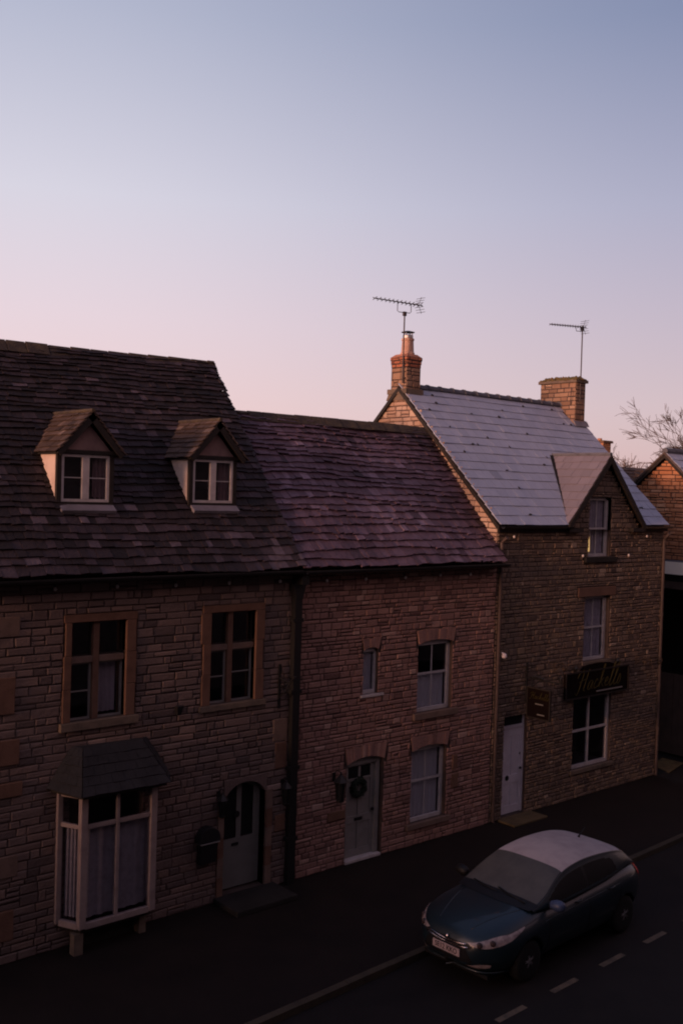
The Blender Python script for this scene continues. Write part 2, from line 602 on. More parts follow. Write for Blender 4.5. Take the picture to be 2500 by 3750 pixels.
def bars(mb, x0, x1, z0, z1, y0, y1, t, m, vs=(), hs=(), bt=.03):
    """rectangular frame butted end to end, with glazing bars at vs (x) and hs (z)"""
    mb.box(x0, x0+t, y0, y1, z0, z1, m)
    mb.box(x1-t, x1, y0, y1, z0, z1, m)
    mb.box(x0+t, x1-t, y0, y1, z0, z0+t, m)
    mb.box(x0+t, x1-t, y0, y1, z1-t, z1, m)
    for v in vs:
        mb.box(v-bt/2, v+bt/2, y0+.006, y1-.006, z0+t, z1-t, m)
    ed = [x0+t, *[q for v in sorted(vs) for q in (v-bt/2, v+bt/2)], x1-t]
    for h in hs:
        for i in range(0, len(ed), 2):
            mb.box(ed[i], ed[i+1], y0+.008, y1-.008, h-bt/2, h+bt/2, m)


def pane(parent, x0, x1, z0, z1, y, m='window_glass'):
    b = MB()
    b.box(x0, x1, y, y+.008, z0, z1, m)
    return b.build('pane', parent)


def cloth(parent, x0, x1, z0, z1, y, m='curtain', folds=7, amp=.02, name='curtain'):
    b = MB()
    n = folds*6
    vs, fs = [], []
    for i in range(n+1):
        x = x0+(x1-x0)*i/n
        yy = y+amp*sin(i/6*2*pi)+amp*.4*sin(i*.9)
        vs += [(x, yy, z0), (x, yy+.004, z1)]
    for i in range(n):
        fs.append((2*i, 2*i+2, 2*i+3, 2*i+1))
    b.mesh(vs, fs, m)
    return b.build(name, parent, smooth=True)


YF = 14.40          # plane of the street fronts
# ------------------------------------------------------------------ ground
b = MB()
b.box(-400, 900, -500, 900, -1.2, -.115, 'grass_dark')
structure('ground', b)
ky = lambda x: 10.43+.0525*x      # back edge of the kerb
b = MB()
n = 40
for i in range(n):
    xa, xb = -70+i*4.5, -70+(i+1)*4.5
    b.face([(xa, -1.4, -.1), (xb, -1.4, -.1), (xb, ky(xb)-.12, -.1), (xa, ky(xa)-.12, -.1)], 'asphalt')
structure('road', b)
b = MB()
b.prism([(-70, ky(-70)+.004, -.3), (23.5, ky(23.5)+.004, -.3), (25.2, 13.0, -.3), (25.2, 30, -.3), (-70, 30, -.3)], (0, 0, .3), 'paving')
structure('pavement', b)
b = MB()
b.prism([(25.205, 12.0, -.3), (60, 14.0, -.3), (60, 30, -.3), (25.205, 30, -.3)], (0, 0, .285), 'paving')
structure('yard', b)
b = MB()
g = random.Random(5)
x = -20.0
while x < 23.3:
    wd = .9
    x1 = x+wd-.008
    b.prism([(x, ky(x)-.125, -.25), (x1, ky(x1)-.125, -.25), (x1, ky(x1), -.25), (x, ky(x), -.25)], (0, 0, .252+g.uniform(-.003, .003)), 'kerb_stone')
    x += wd
structure('kerb', b)
b = MB()
for i in range(-6, 16):
    x0 = 10.77+i*1.285
    yy = lambda x: 8.92+.034*(x-10.77)
    x1 = x0+.635
    b.face([(x0, yy(x0)-.05, -.094), (x1, yy(x1)-.05, -.094), (x1, yy(x1)+.05, -.094), (x0, yy(x0)+.05, -.094)], 'line_paint')
structure('road_marking', b)
b = MB()
b.prism([(23.9, 14.25, .004), (25.1, 14.55, .004), (25.1, 15.2, .004), (24.2, 14.95, .004)], (0, 0, .02), 'ground_tan')  # thin tan strip lying on the ground
structure('tan_strip', b)

# ------------------------------------------------------------------ left cottage with two dormers
T1 = 1.22                      # roof slope (rise over run)
EY, EZ = 14.10, 5.80           # eave edge


def slope_map(ey, ez, t):
    k = 1/sqrt(1+t*t)
    return lambda a, s, nn: (a, ey+s*k-nn*t*k, ez+s*t*k+nn*k)


X0, XB, XC, XD = 3.6, 11.25, 16.86, 23.45
h1 = thing('terraced_house', (7.4, YF, 0), 'dark stone cottage with two gabled roof dormers and a bay window, leftmost of the terrace', 'house')
W1 = (6.93, 7.87, 3.50, 5.05)
W2 = (9.48, 10.42, 3.47, 5.06)
D1 = (9.84, 10.75, .10, 2.02)
holes1 = [(6.80, 8.06, 3.42, 5.17), (9.31, 10.60, 3.38, 5.18), (9.84, 10.75, .08, 2.06), (6.98, 8.24, .45, 2.50)]
b = MB()
wall_core(b, X0, XB, -.05, 5.78, YF, [W1, W2, (9.84, 10.75, .08, 2.06), holes1[3]], 'mortar')


def extra1(a, z, g):
    t = min(1, max(0, g.gauss(.46, .2)))
    return t


stones(b, lambda z: (X0, XB-.01), 0.0, 5.76, lambda a, z, d: (a, YF-d-.017+.012*sin(a*.8+z), z), holes1, (.10, .16), (.18, .46), 'stone_grey', 11, depth=(.003, .014), extra=extra1)
# closed shell behind
b.box(X0, XB, 20.6, 20.8, -.05, 5.8, 'mortar')
b.prism([(X0, YF+.01, -.05), (X0, 20.59, -.05), (X0, 20.59, 5.8), (X0, 17.3, 9.4), (X0, YF+.01, 6.0)], (.2, 0, 0), 'mortar')
b.prism([(XB-.03, YF+.3, -.05), (XB-.03, 20.59, -.05), (XB-.03, 20.59, 5.8), (XB-.03, 17.3, 9.6), (XB-.03, YF+.3, 6.05)], (-.2, 0, 0), 'mortar')
b.box(X0+.21, XB-.25, YF+.35, 20.5, 2.75, 2.85, 'dark_room')
b.build('wall', h1)
# tan quoins and odd large blocks
b = MB()
g = random.Random(3)
for (xa, xb, za, zb) in ((5.35, 6.14, 2.98, 3.36), (5.3, 6.2, 2.50, 2.72), (5.4, 6.05, 3.75, 4.3), (5.5, 6.1, 4.9, 5.2), (5.3, 6.15, 1.3, 1.62), (5.3, 6.1, .35, .8),
                         (10.92, 11.18, 2.15, 2.62), (10.86, 11.18, 2.65, 3.05), (10.95, 11.18, 1.0, 1.3)):
    b = MB()
    b.box(xa, xb, YF-.046, YF+.02, za, zb, 'dressed_tan' if g.random() < .6 else 'dressed_pale', j=.006)
    b.build('quoin', h1, bevel=.012)


def mullion_window(house, W, S, mx_, tz, lab=None, rcurt=True, barL=None, barR=None, sill='dressed_grey'):
    x0, x1, z0, z1 = W
    s0, s1, t0, t1 = S
    b = MB()
    ya, yb = YF-.050, YF+.2
    m = 'dressed_tan'
    g = random.Random(int(x0*100))
    # jambs of two or three blocks each, head and sill
    for (a0, a1) in ((s0, x0), (x1, s1)):
        zz = z0
        for k in range(3):
            hh = (z1-z0)/3
            j = g.uniform(-.03, .03)
            if a0 == s0:
                b.box(a0+j, a1, ya-.001*k, yb, zz+.002, zz+hh-.002, m)
            else:
                b.box(a0, a1+j, ya-.001*k, yb, zz+.002, zz+hh-.002, m)
            zz += hh
    b.box(s0, s1, ya-.003, yb, z1+.001, t1, m)
    b.box(s0-.04, s1+.04, ya-.04, yb, t0-.05, z0-.001, sill)
    b.box(mx_-.052, mx_+.052, YF+.02, YF+.17, z0, z1, m)
    for (a0, a1) in ((x0, mx_-.053), (mx_+.053, x1)):
        b.box(a0, a1, YF+.025, YF+.16, tz-.05, tz+.05, 'dressed_pale')
    wo = b.build('window', house, bevel=.008, label=lab)
    f = MB()
    for (a0, a1, hb) in ((x0, mx_-.052, barL), (mx_+.052, x1, barR)):
        bars(f, a0+.002, a1-.002, z0+.002, tz-.052, YF+.085, YF+.125, .03, 'pale_grey_paint', hs=[hb] if hb else [], bt=.022)
        bars(f, a0+.002, a1-.002, tz+.052, z1-.002, YF+.085, YF+.125, .024, 'dark_timber')
    f.build('frame', wo)
    for (a0, a1) in ((x0, mx_-.052), (mx_+.052, x1)):
        pane(wo, a0+.02, a1-.02, z0+.02, tz-.06, YF+.1)
        pane(wo, a0+.02, a1-.02, tz+.06, z1-.02, YF+.1)
    if rcurt:
        cloth(wo, mx_+.07, x1-.04, z0+.05, tz-.1, YF+.24, 'curtain', 4)
    return wo


mullion_window(h1, W1, (6.80, 8.06, 3.42, 5.17), 7.375, 4.45, 'orange stone mullioned window with a curtain lower right', True, 3.95, None)
mullion_window(h1, W2, (9.31, 10.60, 3.42, 5.18), 9.915, 4.44, 'orange stone mullioned window with empty dark panes', False, 3.93, 3.98)

# bay window
bw = MB()
ZB, ZT = .41, 2.47
pts = [(6.80, YF-.03), (7.00, 13.97), (8.20, 13.97), (8.44, YF-.03)]
m = 'bay_paint'


def seg_bar(mb, p, q, z0, z1, th, m, off=0):
    d = (Vector((q[0], q[1], 0))-Vector((p[0], p[1], 0)))
    nrm = Vector((d.y, -d.x, 0)).normalized()
    c = Vector(((p[0]+q[0])/2, (p[1]+q[1])/2, (z0+z1)/2))+nrm*off
    mb.obox(c, d*.5, nrm*th*.5, (0, 0, (z1-z0)/2), m)


for i, p in enumerate(pts):
    r = .045 if i in (0, 3) else .055
    bw.obox((p[0], p[1], (ZB+ZT)/2), (r, 0, 0), (0, r, 0), (0, 0, (ZT-ZB)/2), m)
bw.obox((7.575, 13.97, (ZB+ZT)/2), (.028, 0, 0), (0, .035, 0), (0, 0, (ZT-ZB)/2-.05), m)
for i in range(3):
    p, q = pts[i], pts[i+1]
    d = Vector((q[0]-p[0], q[1]-p[1])).normalized()*.05
    P_, Q_ = (p[0]+d.x, p[1]+d.y), (q[0]-d.x, q[1]-d.y)
    seg_bar(bw, P_, Q_, ZB-.02, ZB+.075, .085, m)
    seg_bar(bw, P_, Q_, ZT-.07, ZT, .07, m)
    if i != 1:
        seg_bar(bw, P_, Q_, 1.93, 1.995, .062, m)
    else:
        for (xa, xb) in ((7.055, 7.545), (7.605, 8.145)):
            bw.box(xa, xb, 13.94, 14.0, 1.93, 1.995, m)
bay = bw.build('bay_window', h1, bevel=.006)
for i in range(3):
    p, q = pts[i], pts[i+1]
    gb = MB()
    seg_bar(gb, p, q, ZB+.06, ZT-.05, .008, 'window_glass', -.002)
    gb.build('pane', bay)
b = MB()     # curtain standing round inside the bay
vs, fs = [], []
path = [(6.90, 14.34), (7.08, 14.08), (8.12, 14.08), (8.34, 14.34)]
n = 90
for i in range(n+1):
    t = i/n*3
    k = min(2, int(t))
    u = t-k
    x = path[k][0]*(1-u)+path[k+1][0]*u
    y = path[k][1]*(1-u)+path[k+1][1]*u
    a = .018*sin(i*1.1)+.008*sin(i*2.7)
    vs += [(x, y+a, ZB+.1), (x, y+a, 1.95)]
for i in range(n):
    fs.append((2*i, 2*i+2, 2*i+3, 2*i+1))
b.mesh(vs, fs, 'net_curtain')
b.build('curtain', bay, smooth=True)
b = MB()
b.prism([(6.82, YF-.01, ZB-.03), (7.0, 13.98, ZB-.03), (8.2, 13.98, ZB-.03), (8.42, YF-.01, ZB-.03)], (0, 0, -.05), 'dark_timber')
b.prism([(6.90, 13.98, 0), (7.05, 13.98, 0), (7.05, 14.12, 0), (6.90, 14.12, 0)], (0, 0, ZB-.085), 'dressed_grey')
b.prism([(8.08, 14.1, 0), (8.2, 14.1, 0), (8.2, 14.34, 0), (8.08, 14.34, 0)], (0, 0, ZB-.085), 'dressed_grey')
b.prism([(7.1, 14.25, .0), (8.05, 14.25, .0), (8.05, YF-.05, .0), (7.1, YF-.05, .0)], (0, 0, .3), 'dark_step')
b.build('plinth', bay)
b = MB()      # hipped slate roof over the bay
rA = [(6.60, YF-.01, 2.53), (6.86, 13.74, 2.50), (8.37, 13.72, 2.49), (8.68, YF-.01, 2.52)]
rB = [(6.98, YF-.01, 3.12), (7.12, 14.28, 3.10), (8.16, 14.28, 3.09), (8.28, YF-.01, 3.10)]


def roof_patch(mb, a0, a1, b0, b1, rows, seed, m, nw):
    g = random.Random(seed)
    a0, a1, b0, b1 = map(Vector, (a0, a1, b0, b1))
    nrm = (a1-a0).cross(b0-a0).normalized()
    if nrm.z < 0:
        nrm = -nrm
    ev = lambda u, v: (a0*(1-u)+a1*u)*(1-v)+(b0*(1-u)+b1*u)*v
    mb.face([ev(0, 0), ev(1, 0), ev(1, 1), ev(0, 1)], 'underlay')
    for r in range(rows):
        v0, v1 = r/rows, min(1, (r+1.2)/rows)
        k = nw
        off = .5/k*(r % 2)
        for i in range(-1, k+1):
            u0_, u1_ = max(0, i/k+off), min(1, (i+1)/k+off-.004)
            if u1_-u0_ < .02:
                continue
            j = g.uniform(-.012, .004)
            t = .022*g.uniform(.8, 1.3)
            q = [ev(u0_, v0+j)+nrm*t, ev(u1_, v0+j)+nrm*t, ev(u1_, v1)+nrm*.008, ev(u0_, v1)+nrm*.008]
            q2 = [ev(u0_, v0+j)+nrm*.003, ev(u1_, v0+j)+nrm*.003]
            mb.mesh([*q, *q2], [(0, 1, 2, 3), (4, 5, 1, 0)], m, g.random())


for i, nw in ((0, 3), (1, 7), (2, 3)):
    roof_patch(b, rA[i], rA[i+1], rB[i], rB[i+1], 5, 40+i, 'bay_roof', nw)
b.face([rB[0], rB[1], rB[2], rB[3]], 'bay_roof')
b.prism([(6.66, YF-.012, 2.47), (6.90, 13.79, 2.45), (8.33, 13.77, 2.44), (8.6, YF-.012, 2.46)], (0, 0, .035), 'dark_timber')
b.build('bay_roof', bay)

# arched plank door with two long panes
def arch_pts(x0, x1, z, rise, n=10):
    return [(x0+(x1-x0)*i/n, z+rise*(1-(2*i/n-1)**2)) for i in range(n+1)]


b = MB()
x0, x1, zb, zs = 9.86, 10.73, .12, 1.62
yd = YF+.14
apex = lambda x: zs+.40*(max(0, 1-((x-10.295)/.47)**2))**.5
N_ = 24
for i in range(N_):      # door leaf built as vertical strips so that its head follows the arch
    xa, xb = x0+(x1-x0)*i/N_, x0+(x1-x0)*(i+1)/N_
    za, zc = apex(xa), apex(xb)
    segs = [(zb, None)]
    inpane = (9.93 <= (xa+xb)/2 <= 10.21) or (10.33 <= (xa+xb)/2 <= 10.60)
    if inpane:
        b.mesh([(xa, yd, zb), (xb, yd, zb), (xb, yd, 1.0), (xa, yd, 1.0)], [(0, 1, 2, 3)], 'grey_paint')
        b.mesh([(xa, yd, za-.07), (xb, yd, zc-.07), (xb, yd, zc), (xa, yd, za)], [(0, 1, 2, 3)], 'grey_paint')
        b.mesh([(xa, yd+.02, 1.0), (xb, yd+.02, 1.0), (xb, yd+.02, zc-.07), (xa, yd+.02, za-.07)], [(0, 1, 2, 3)], 'door_glass')
    else:
        b.mesh([(xa, yd, zb), (xb, yd, zb), (xb, yd, zc), (xa, yd, za)], [(0, 1, 2, 3)], 'grey_paint')
for xx in (10.08, 10.51):
    pass
door = b.build('door', h1, label='grey arched door with two tall dark panes')
b = MB()
b.box(10.14, 10.28, yd-.012, yd-.001, .86, .91, 'black_iron')
b.build('letter_plate', door)
b = MB()
b.lathe((10.23, yd-.03, 1.42), [(.055, 0), (.06, .012), (.03, .028)], 'black_iron', 16, (0, 1, 0))
b.build('knocker', door)
b = MB()      # spandrel stones over the arch
for i in range(N_):
    xa, xb = 9.84+.91*i/N_, 9.84+.91*(i+1)/N_
    za, zc = apex(min(max(xa, 9.86), 10.73)), apex(min(max(xb, 9.86), 10.73))
    b.prism([(xa, YF-.04, za+.01), (xb, YF-.04, zc+.01), (xb, YF-.04, 2.10), (xa, YF-.04, 2.10)], (0, .3, 0), 'stone_grey', .35)
for k, (xa, xb) in enumerate(((9.72, 9.84), (10.75, 10.88))):
    zz = .08
    for q in range(5):
        b.box(xa, xb, YF-.05-.001*q, YF+.2, zz+.003, zz+.345-.003, 'dressed_pale' if (q+k) % 2 else 'dressed_tan')
        zz += .345
b.build('door_surround', h1)
b = MB()
b.box(9.66, 10.95, 13.62, YF-.035, .002, .10, 'dark_step')
b.build('doorstep', h1, bevel=.015)

# roof of the left cottage
LEN1 = (17.30-EY)*sqrt(1+T1*T1)
P1_ = slope_map(EY, EZ, T1)


def P1(a, s, nn):       # the old roof sinks a little towards its left end
    x, y, z = P1_(a, s, nn)
    return (x, y, z-.018*max(0, XB-a)*s/LEN1)


DORM = ((7.425, 0.0), (9.86, .02))
DY = 14.95


def skip1(a, s):
    y = EY+s/sqrt(1+T1*T1)
    for cx, dz in DORM:
        if abs(a-cx) < .43 and DY+.02 < y < 15.9 and (y-DY) < .62:
            return True
        if abs(a-cx) < .40*(1-(y-15.5)/.75) and 15.5 <= y < 16.2:
            return True
    return False


b = MB()
k1 = P1_(0, LEN1, 0)
b.face([P1(X0, .02, -.02), P1(XB-.02, .02, -.02), P1(XB-.02, LEN1, -.02), P1(X0, LEN1, -.02)], 'underlay')
b.face([(X0, 17.3, k1[2]-.15), (XB-.02, 17.3, k1[2]-.02), (XB-.02, 20.9, 5.7), (X0, 20.9, 5.7)], 'underlay')


def tint1(a, s, g):
    t = g.gauss(.40, .17)
    if s < 1.0:
        t += .20*(1-.6*s)
    if s > 3.2 and a > 9:
        t += .08
    t += .16*sin(a*1.3+s*.9)*sin(s*1.7-a*.5)
    if g.random() < .02:
        t += .25
    return min(1, max(0, t))


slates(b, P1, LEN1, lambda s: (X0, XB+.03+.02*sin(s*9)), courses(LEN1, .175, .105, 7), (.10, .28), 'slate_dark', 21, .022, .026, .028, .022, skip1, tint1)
b.build('roof', h1)
b = MB()
g = random.Random(8)
x = X0
while x < XB+.04:
    wd = g.uniform(.35, .55)
    x1 = min(x+wd-.01, XB+.06)
    z = k1[2]+.025+g.uniform(-.008, .008)+.012*sin(x*1.3)-.018*(XB-x)
    b.prism([(x, 17.3-.16, z-.17), (x, 17.3, z+.045), (x, 17.3+.16, z-.17)], (x1-x, 0, 0), 'ridge_stone')
    x += wd
b.build('ridge', h1, bevel=.01)

# dormers
for cx, dz in DORM:
    b = MB()
    xl, xr = cx-.53, cx+.44
    zs, zw, ze = 6.82+dz, 6.90+dz, 7.67+dz
    fy0, fy1 = DY, DY+.07
    # dark timber front: posts, sill rail, head beam
    b.box(cx-.53, cx-.455, fy0, fy1, 6.85+dz, 7.68+dz, 'dark_timber')
    b.box(cx+.385, cx+.46, fy0, fy1, 6.85+dz, 7.68+dz, 'dark_timber')
    b.box(cx-.455, cx+.385, fy0, fy1, 6.85+dz, 6.905+dz, 'dark_timber')
    b.box(cx-.57, cx+.50, fy0-.03, fy1, 7.68+dz, 7.74+dz, 'dark_timber')
    dm = b.build('dormer', h1)
    for xx in (cx-.525, cx+.44):      # plastered cheeks
        b = MB()
        b.prism([(xx, DY+.07, 6.80+dz), (xx, DY+.07, 7.70+dz), (xx, 15.62, 7.70+dz)], (.03, 0, 0), 'plaster')
        b.build('cheek', dm)
    b = MB()
    b.prism([(cx-.42, DY+.02, 7.74+dz), (cx+.40, DY+.02, 7.74+dz), (cx-.01, DY+.02, 8.19+dz)], (0, .06, 0), 'plaster_pink')
    b.build('gable_panel', dm)
    b = MB()
    bars(b, cx-.453, cx+.383, 6.908+dz, 7.672+dz, DY+.012, DY+.062, .045, 'white_paint', vs=(), hs=())
    b.box(cx-.095, cx+.025, DY+.006, DY+.06, 6.955+dz, 7.625+dz, 'white_paint')
    for (xa, xb) in ((cx-.407, cx-.096), (cx+.026, cx+.337)):
        b.box(xa, xb, DY+.02, DY+.05, 7.288+dz, 7.302+dz, 'white_paint')
    b.build('window_frame', dm)
    for (xa, xb) in ((cx-.43, cx-.09), (cx+.02, cx+.36)):
        pane(dm, xa, xb, 6.93+dz, 7.65+dz, DY+.04)
    cloth(dm, cx+.14, cx+.37, 6.92+dz, 7.64+dz, DY+.13, 'plaster_pink', 3)
    b = MB()
    b.box(cx-.45, cx+.38, DY+.30, DY+.32, 6.9+dz, 7.68+dz, 'dark_room')
    b.build('dark_interior', dm)
    b = MB()      # lead apron under the sill
    b.prism([(cx-.50, DY-.02, 6.865+dz), (cx+.45, DY-.02, 6.865+dz), (cx+.45, DY-.15, 6.775+dz), (cx-.50, DY-.15, 6.775+dz)], (0, .03, -.05), 'lead')
    b.build('lead_apron', dm)
    # little pitched roof with slates and dark barge boards
    zr, zl = 8.36+dz, 7.68+dz
    hw = .60
    yb_ = 16.35
    yf_ = DY-.13
    b = MB()
    for sg in (-1, 1):
        sl = sqrt(hw*hw+(zr-zl)**2)
        ux, uz = -sg*hw/sl, (zr-zl)/sl
        nx_, nz_ = sg*(zr-zl)/sl, hw/sl
        Pd = (lambda sg, ux, uz, nx_, nz_: (lambda a, s, nn: (cx+sg*hw+ux*s+nx_*nn, a, zl+uz*s+nz_*nn)))(sg, ux, uz, nx_, nz_)
        b.face([Pd(yf_+.02, 0, -.03), Pd(yb_, 0, -.03), Pd(yb_, sl, -.03), Pd(yf_+.02, sl, -.03)], 'underlay')
        slates(b, Pd, sl, lambda s: (yf_, yb_), courses(sl, .13, .10, 60), (.12, .26), 'slate_warm', int(70+cx*3+sg), .016, .015, .022, .004)
    b.tube([(cx, yf_-.01, zr+.02), (cx, yb_, zr+.02)], .035, 'ridge_stone', 6)
    b.build('dormer_roof', dm)
    b = MB()
    for sg in (-1, 1):
        ax = Vector((sg*hw, 0, zl-zr))
        dn = Vector((-sg*(zr-zl), 0, -hw)).normalized()*.085
        p = Vector((cx, yf_+.012, zr-.012))
        q = p+ax*.97
        b.prism([p, q, q+dn, p+dn*1.3], (0, .035, 0), 'dark_timber')
    b.build('barge_board', dm)

# ------------------------------------------------------------------ middle cottage
h2 = thing('terraced_house', (14, YF, 0), 'pinkish stone cottage with low roof, sash windows and wreathed door, middle of the terrace', 'house')
T2 = 1.14
WA = (14.52, 15.54, 2.72, 4.20)
WB_ = (14.42, 15.44, .46, 2.02)
WS = (13.02, 13.40, 3.26, 4.18)
WD = (12.68, 13.64, .0, 2.04)
b = MB()
wall_core(b, XB, XC, -.05, 5.78, YF, [WA, WB_, WS, WD], 'mortar')
vo = [(14.46, 15.62, 4.05, 4.42), (14.36, 15.52, 1.87, 2.24), (12.96, 13.46, 4.06, 4.36), (12.60, 13.72, 1.88, 2.26),
      (14.40, 15.70, 2.58, 2.72), (14.30, 15.56, .34, .46), WA, WB_, WS, WD, (12.96, 13.54, 3.20, 3.26)]
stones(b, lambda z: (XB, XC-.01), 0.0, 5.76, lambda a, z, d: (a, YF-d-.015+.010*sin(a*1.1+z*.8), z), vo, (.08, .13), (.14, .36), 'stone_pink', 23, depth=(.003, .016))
b.box(XB, XC, 20.2, 20.4, -.05, 5.8, 'mortar')
b.box(XB+.05, XC-.02, YF+.35, 20.1, 2.6, 2.7, 'dark_room')
b.build('wall', h2)
b = MB()
for (xa, xb, za, zb) in ((12.22, 12.64, .93, 1.10), (15.6, 15.8, 1.0, 1.3), (15.62, 15.76, 1.4, 1.7)):
    b = MB()
    b.box(xa, xb, YF-.046, YF+.02, za, zb, 'dressed_tan', j=.005)
    b.build('large_block', h2, bevel=.01)


def voussoirs(mb, x0, x1, z, rise, top, n, m, seed, y=YF, dep=.22):
    g = random.Random(seed)
    cv = lambda t: z+rise*(1-(2*t-1)**2)
    ext = .06
    for i in range(n):
        t0, t1 = i/n, (i+1)/n
        xa, xb = x0+(x1-x0)*t0, x0+(x1-x0)*t1
        ta, tb = x0-ext+(x1-x0+2*ext)*t0, x0-ext+(x1-x0+2*ext)*t1
        tz = top+g.uniform(-.01, .01)
        pr = g.uniform(.032, .046)
        mb.prism([(xa+.003, y-pr, cv(t0)), (xb-.003, y-pr, cv(t1)), (tb-.003, y-pr, tz), (ta+.003, y-pr, tz)], (0, dep, 0), m, min(1, max(0, g.gauss(.6, .15))))


def sash(house, W, rise, ya, m='white_paint', vs=1, mid=None, curtain=None, label=None, fw_=.07):
    """recessed sash: box frame with a cambered head, upper and lower sash, panes, curtain or blind"""
    x0, x1, z0, z1 = W
    zs_ = z1-rise
    b = MB()
    y0, y1 = YF+ya, YF+ya+.06
    b.box(x0, x0+fw_, y0, y1, z0, zs_, m)
    b.box(x1-fw_, x1, y0, y1, z0, zs_, m)
    b.box(x0+fw_, x1-fw_, y0-.02, y1, z0, z0+.07, m)
    cv = arch_pts(x0, x1, zs_, rise, 12)
    for i in range(12):
        (xa, za), (xb, zb2) = cv[i], cv[i+1]
        b.prism([(xa, y0, zs_-.05), (xb, y0, zs_-.05), (xb, y0, zb2), (xa, y0, za)], (0, .06, 0), m)
    mid = mid or (z0+zs_)/2
    ix0, ix1 = x0+fw_, x1-fw_
    b.box(ix0, ix1, y0+.012, y0+.05, mid-.022, mid+.022, m)
    for k in range(1, vs+1):
        xx = ix0+(ix1-ix0)*k/(vs+1)
        b.box(xx-.012, xx+.012, y0+.02, y0+.045, z0+.07, mid-.023, m)
        b.box(xx-.012, xx+.012, y0+.02, y0+.045, mid+.023, zs_-.05, m)
    wo = b.build('window', house, label=label)
    pane(wo, ix0-.01, ix1+.01, z0+.05, mid-.01, y0+.03)
    pane(wo, ix0-.01, ix1+.01, mid+.01, zs_-.03, y0+.034)
    if curtain == 'nets':
        cloth(wo, ix0, ix1, z0+.06, mid, y0+.10, 'blind', 6, .012)
    elif curtain == 'full':
        cloth(wo, ix0, ix1, z0+.06, zs_-.03, y0+.10, 'blind', 7, .014)
    elif curtain == 'drape':
        cloth(wo, ix0, ix1, z0+.06, zs_-.03, y0+.10, 'curtain', 6, .03)
    return wo


sash(h2, WA, .07, .08, mid=3.49, curtain='nets', label='sash window with nets across its lower half')
sash(h2, WB_, .07, .08, mid=1.28, curtain='full', label='sash window with a pale full length blind')
sash(h2, WS, .05, .05, vs=0, mid=3.31, curtain='full', label='narrow slit window with a slatted blind', fw_=.045)
b = MB()
b = MB()
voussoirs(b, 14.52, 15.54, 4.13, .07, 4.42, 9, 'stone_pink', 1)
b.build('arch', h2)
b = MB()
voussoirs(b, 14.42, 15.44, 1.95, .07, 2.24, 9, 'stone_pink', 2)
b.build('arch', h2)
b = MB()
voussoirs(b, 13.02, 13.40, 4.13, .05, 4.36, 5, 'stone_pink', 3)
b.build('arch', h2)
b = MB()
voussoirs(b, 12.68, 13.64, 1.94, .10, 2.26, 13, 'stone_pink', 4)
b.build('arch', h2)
b = MB()
b = MB()
b.box(14.40, 15.70, YF-.08, YF+.1, 2.585, 2.715, 'dressed_pale')
b.build('sill', h2, bevel=.008)
b = MB()
b.box(14.30, 15.56, YF-.08, YF+.1, .345, .455, 'dressed_pale')
b.build('sill', h2, bevel=.008)
b = MB()
b.box(12.95, 13.55, YF-.06, YF+.08, 3.205, 3.255, 'white_paint')
b.build('sill', h2, bevel=.008)
# door of the middle cottage
b = MB()
yd = YF+.12
b.box(12.70, 12.745, YF+.06, yd+.05, .06, 1.96, 'pale_grey_paint')
b.box(13.50, 13.60, YF+.06, yd+.05, .06, 1.96, 'pale_grey_paint')
cv = arch_pts(12.68, 13.64, 1.94, .10, 12)
for i in range(12):
    (xa, za), (xb, zc) = cv[i], cv[i+1]
    b.prism([(xa, YF+.07, 1.87), (xb, YF+.07, 1.87), (xb, YF+.07, zc), (xa, YF+.07, za)], (0, .1, 0), 'pale_grey_paint')
# leaf with four sunk panels and two top lights
X_, Z_ = [12.746, 12.83, 13.10, 13.15, 13.42, 13.499], [.06, .20, .72, .86, 1.56, 1.60, 1.83, 1.869]
for i in range(5):
    for k in range(7):
        sunk = i in (1, 3) and k in (1, 3)
        lite = i in (1, 3) and k == 5
        yy = yd+.02 if (sunk or lite) else yd
        b.box(X_[i], X_[i+1], yy, yd+.045, Z_[k], Z_[k+1], 'door_glass' if lite else 'pale_grey_paint')
door2 = b.build('door', h2, label='pale grey panelled door hung with a dark wreath')
b = MB()
b.box(13.02, 13.22, yd-.014, yd-.001, .76, .82, 'black_iron')
b.build('letter_plate', door2)
b = MB()
b.lathe((13.46, yd-.05, .93), [(.03, 0), (.035, .02), (.015, .035), (.015, .05)], 'black_iron', 14, (0, 1, 0))
b.build('door_knob', door2)
b = MB()
b.box(12.69, 13.62, YF-.03, YF+.16, .0, .055, 'white_paint')
b.build('threshold', door2, bevel=.008)
# roof of the middle cottage
LEN2 = (16.65-EY)*sqrt(1+T2*T2)
P2 = slope_map(EY+.01, EZ-.02, T2)
k2 = P2(0, LEN2, 0)
b = MB()
b.face([P2(XB-.03, .02, -.02), P2(XC, .02, -.02), P2(XC, LEN2, -.02), P2(XB-.03, LEN2, -.02)], 'underlay')
b.face([(XB-.03, k2[1], k2[2]-.02), (XC, k2[1], k2[2]-.02), (XC, 20.4, 5.6), (XB-.03, 20.4, 5.6)], 'underlay')


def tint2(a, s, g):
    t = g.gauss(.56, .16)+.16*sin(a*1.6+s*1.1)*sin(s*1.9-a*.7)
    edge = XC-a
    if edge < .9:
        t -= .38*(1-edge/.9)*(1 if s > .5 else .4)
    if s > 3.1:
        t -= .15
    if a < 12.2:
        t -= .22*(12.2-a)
    return min(1, max(0, t))


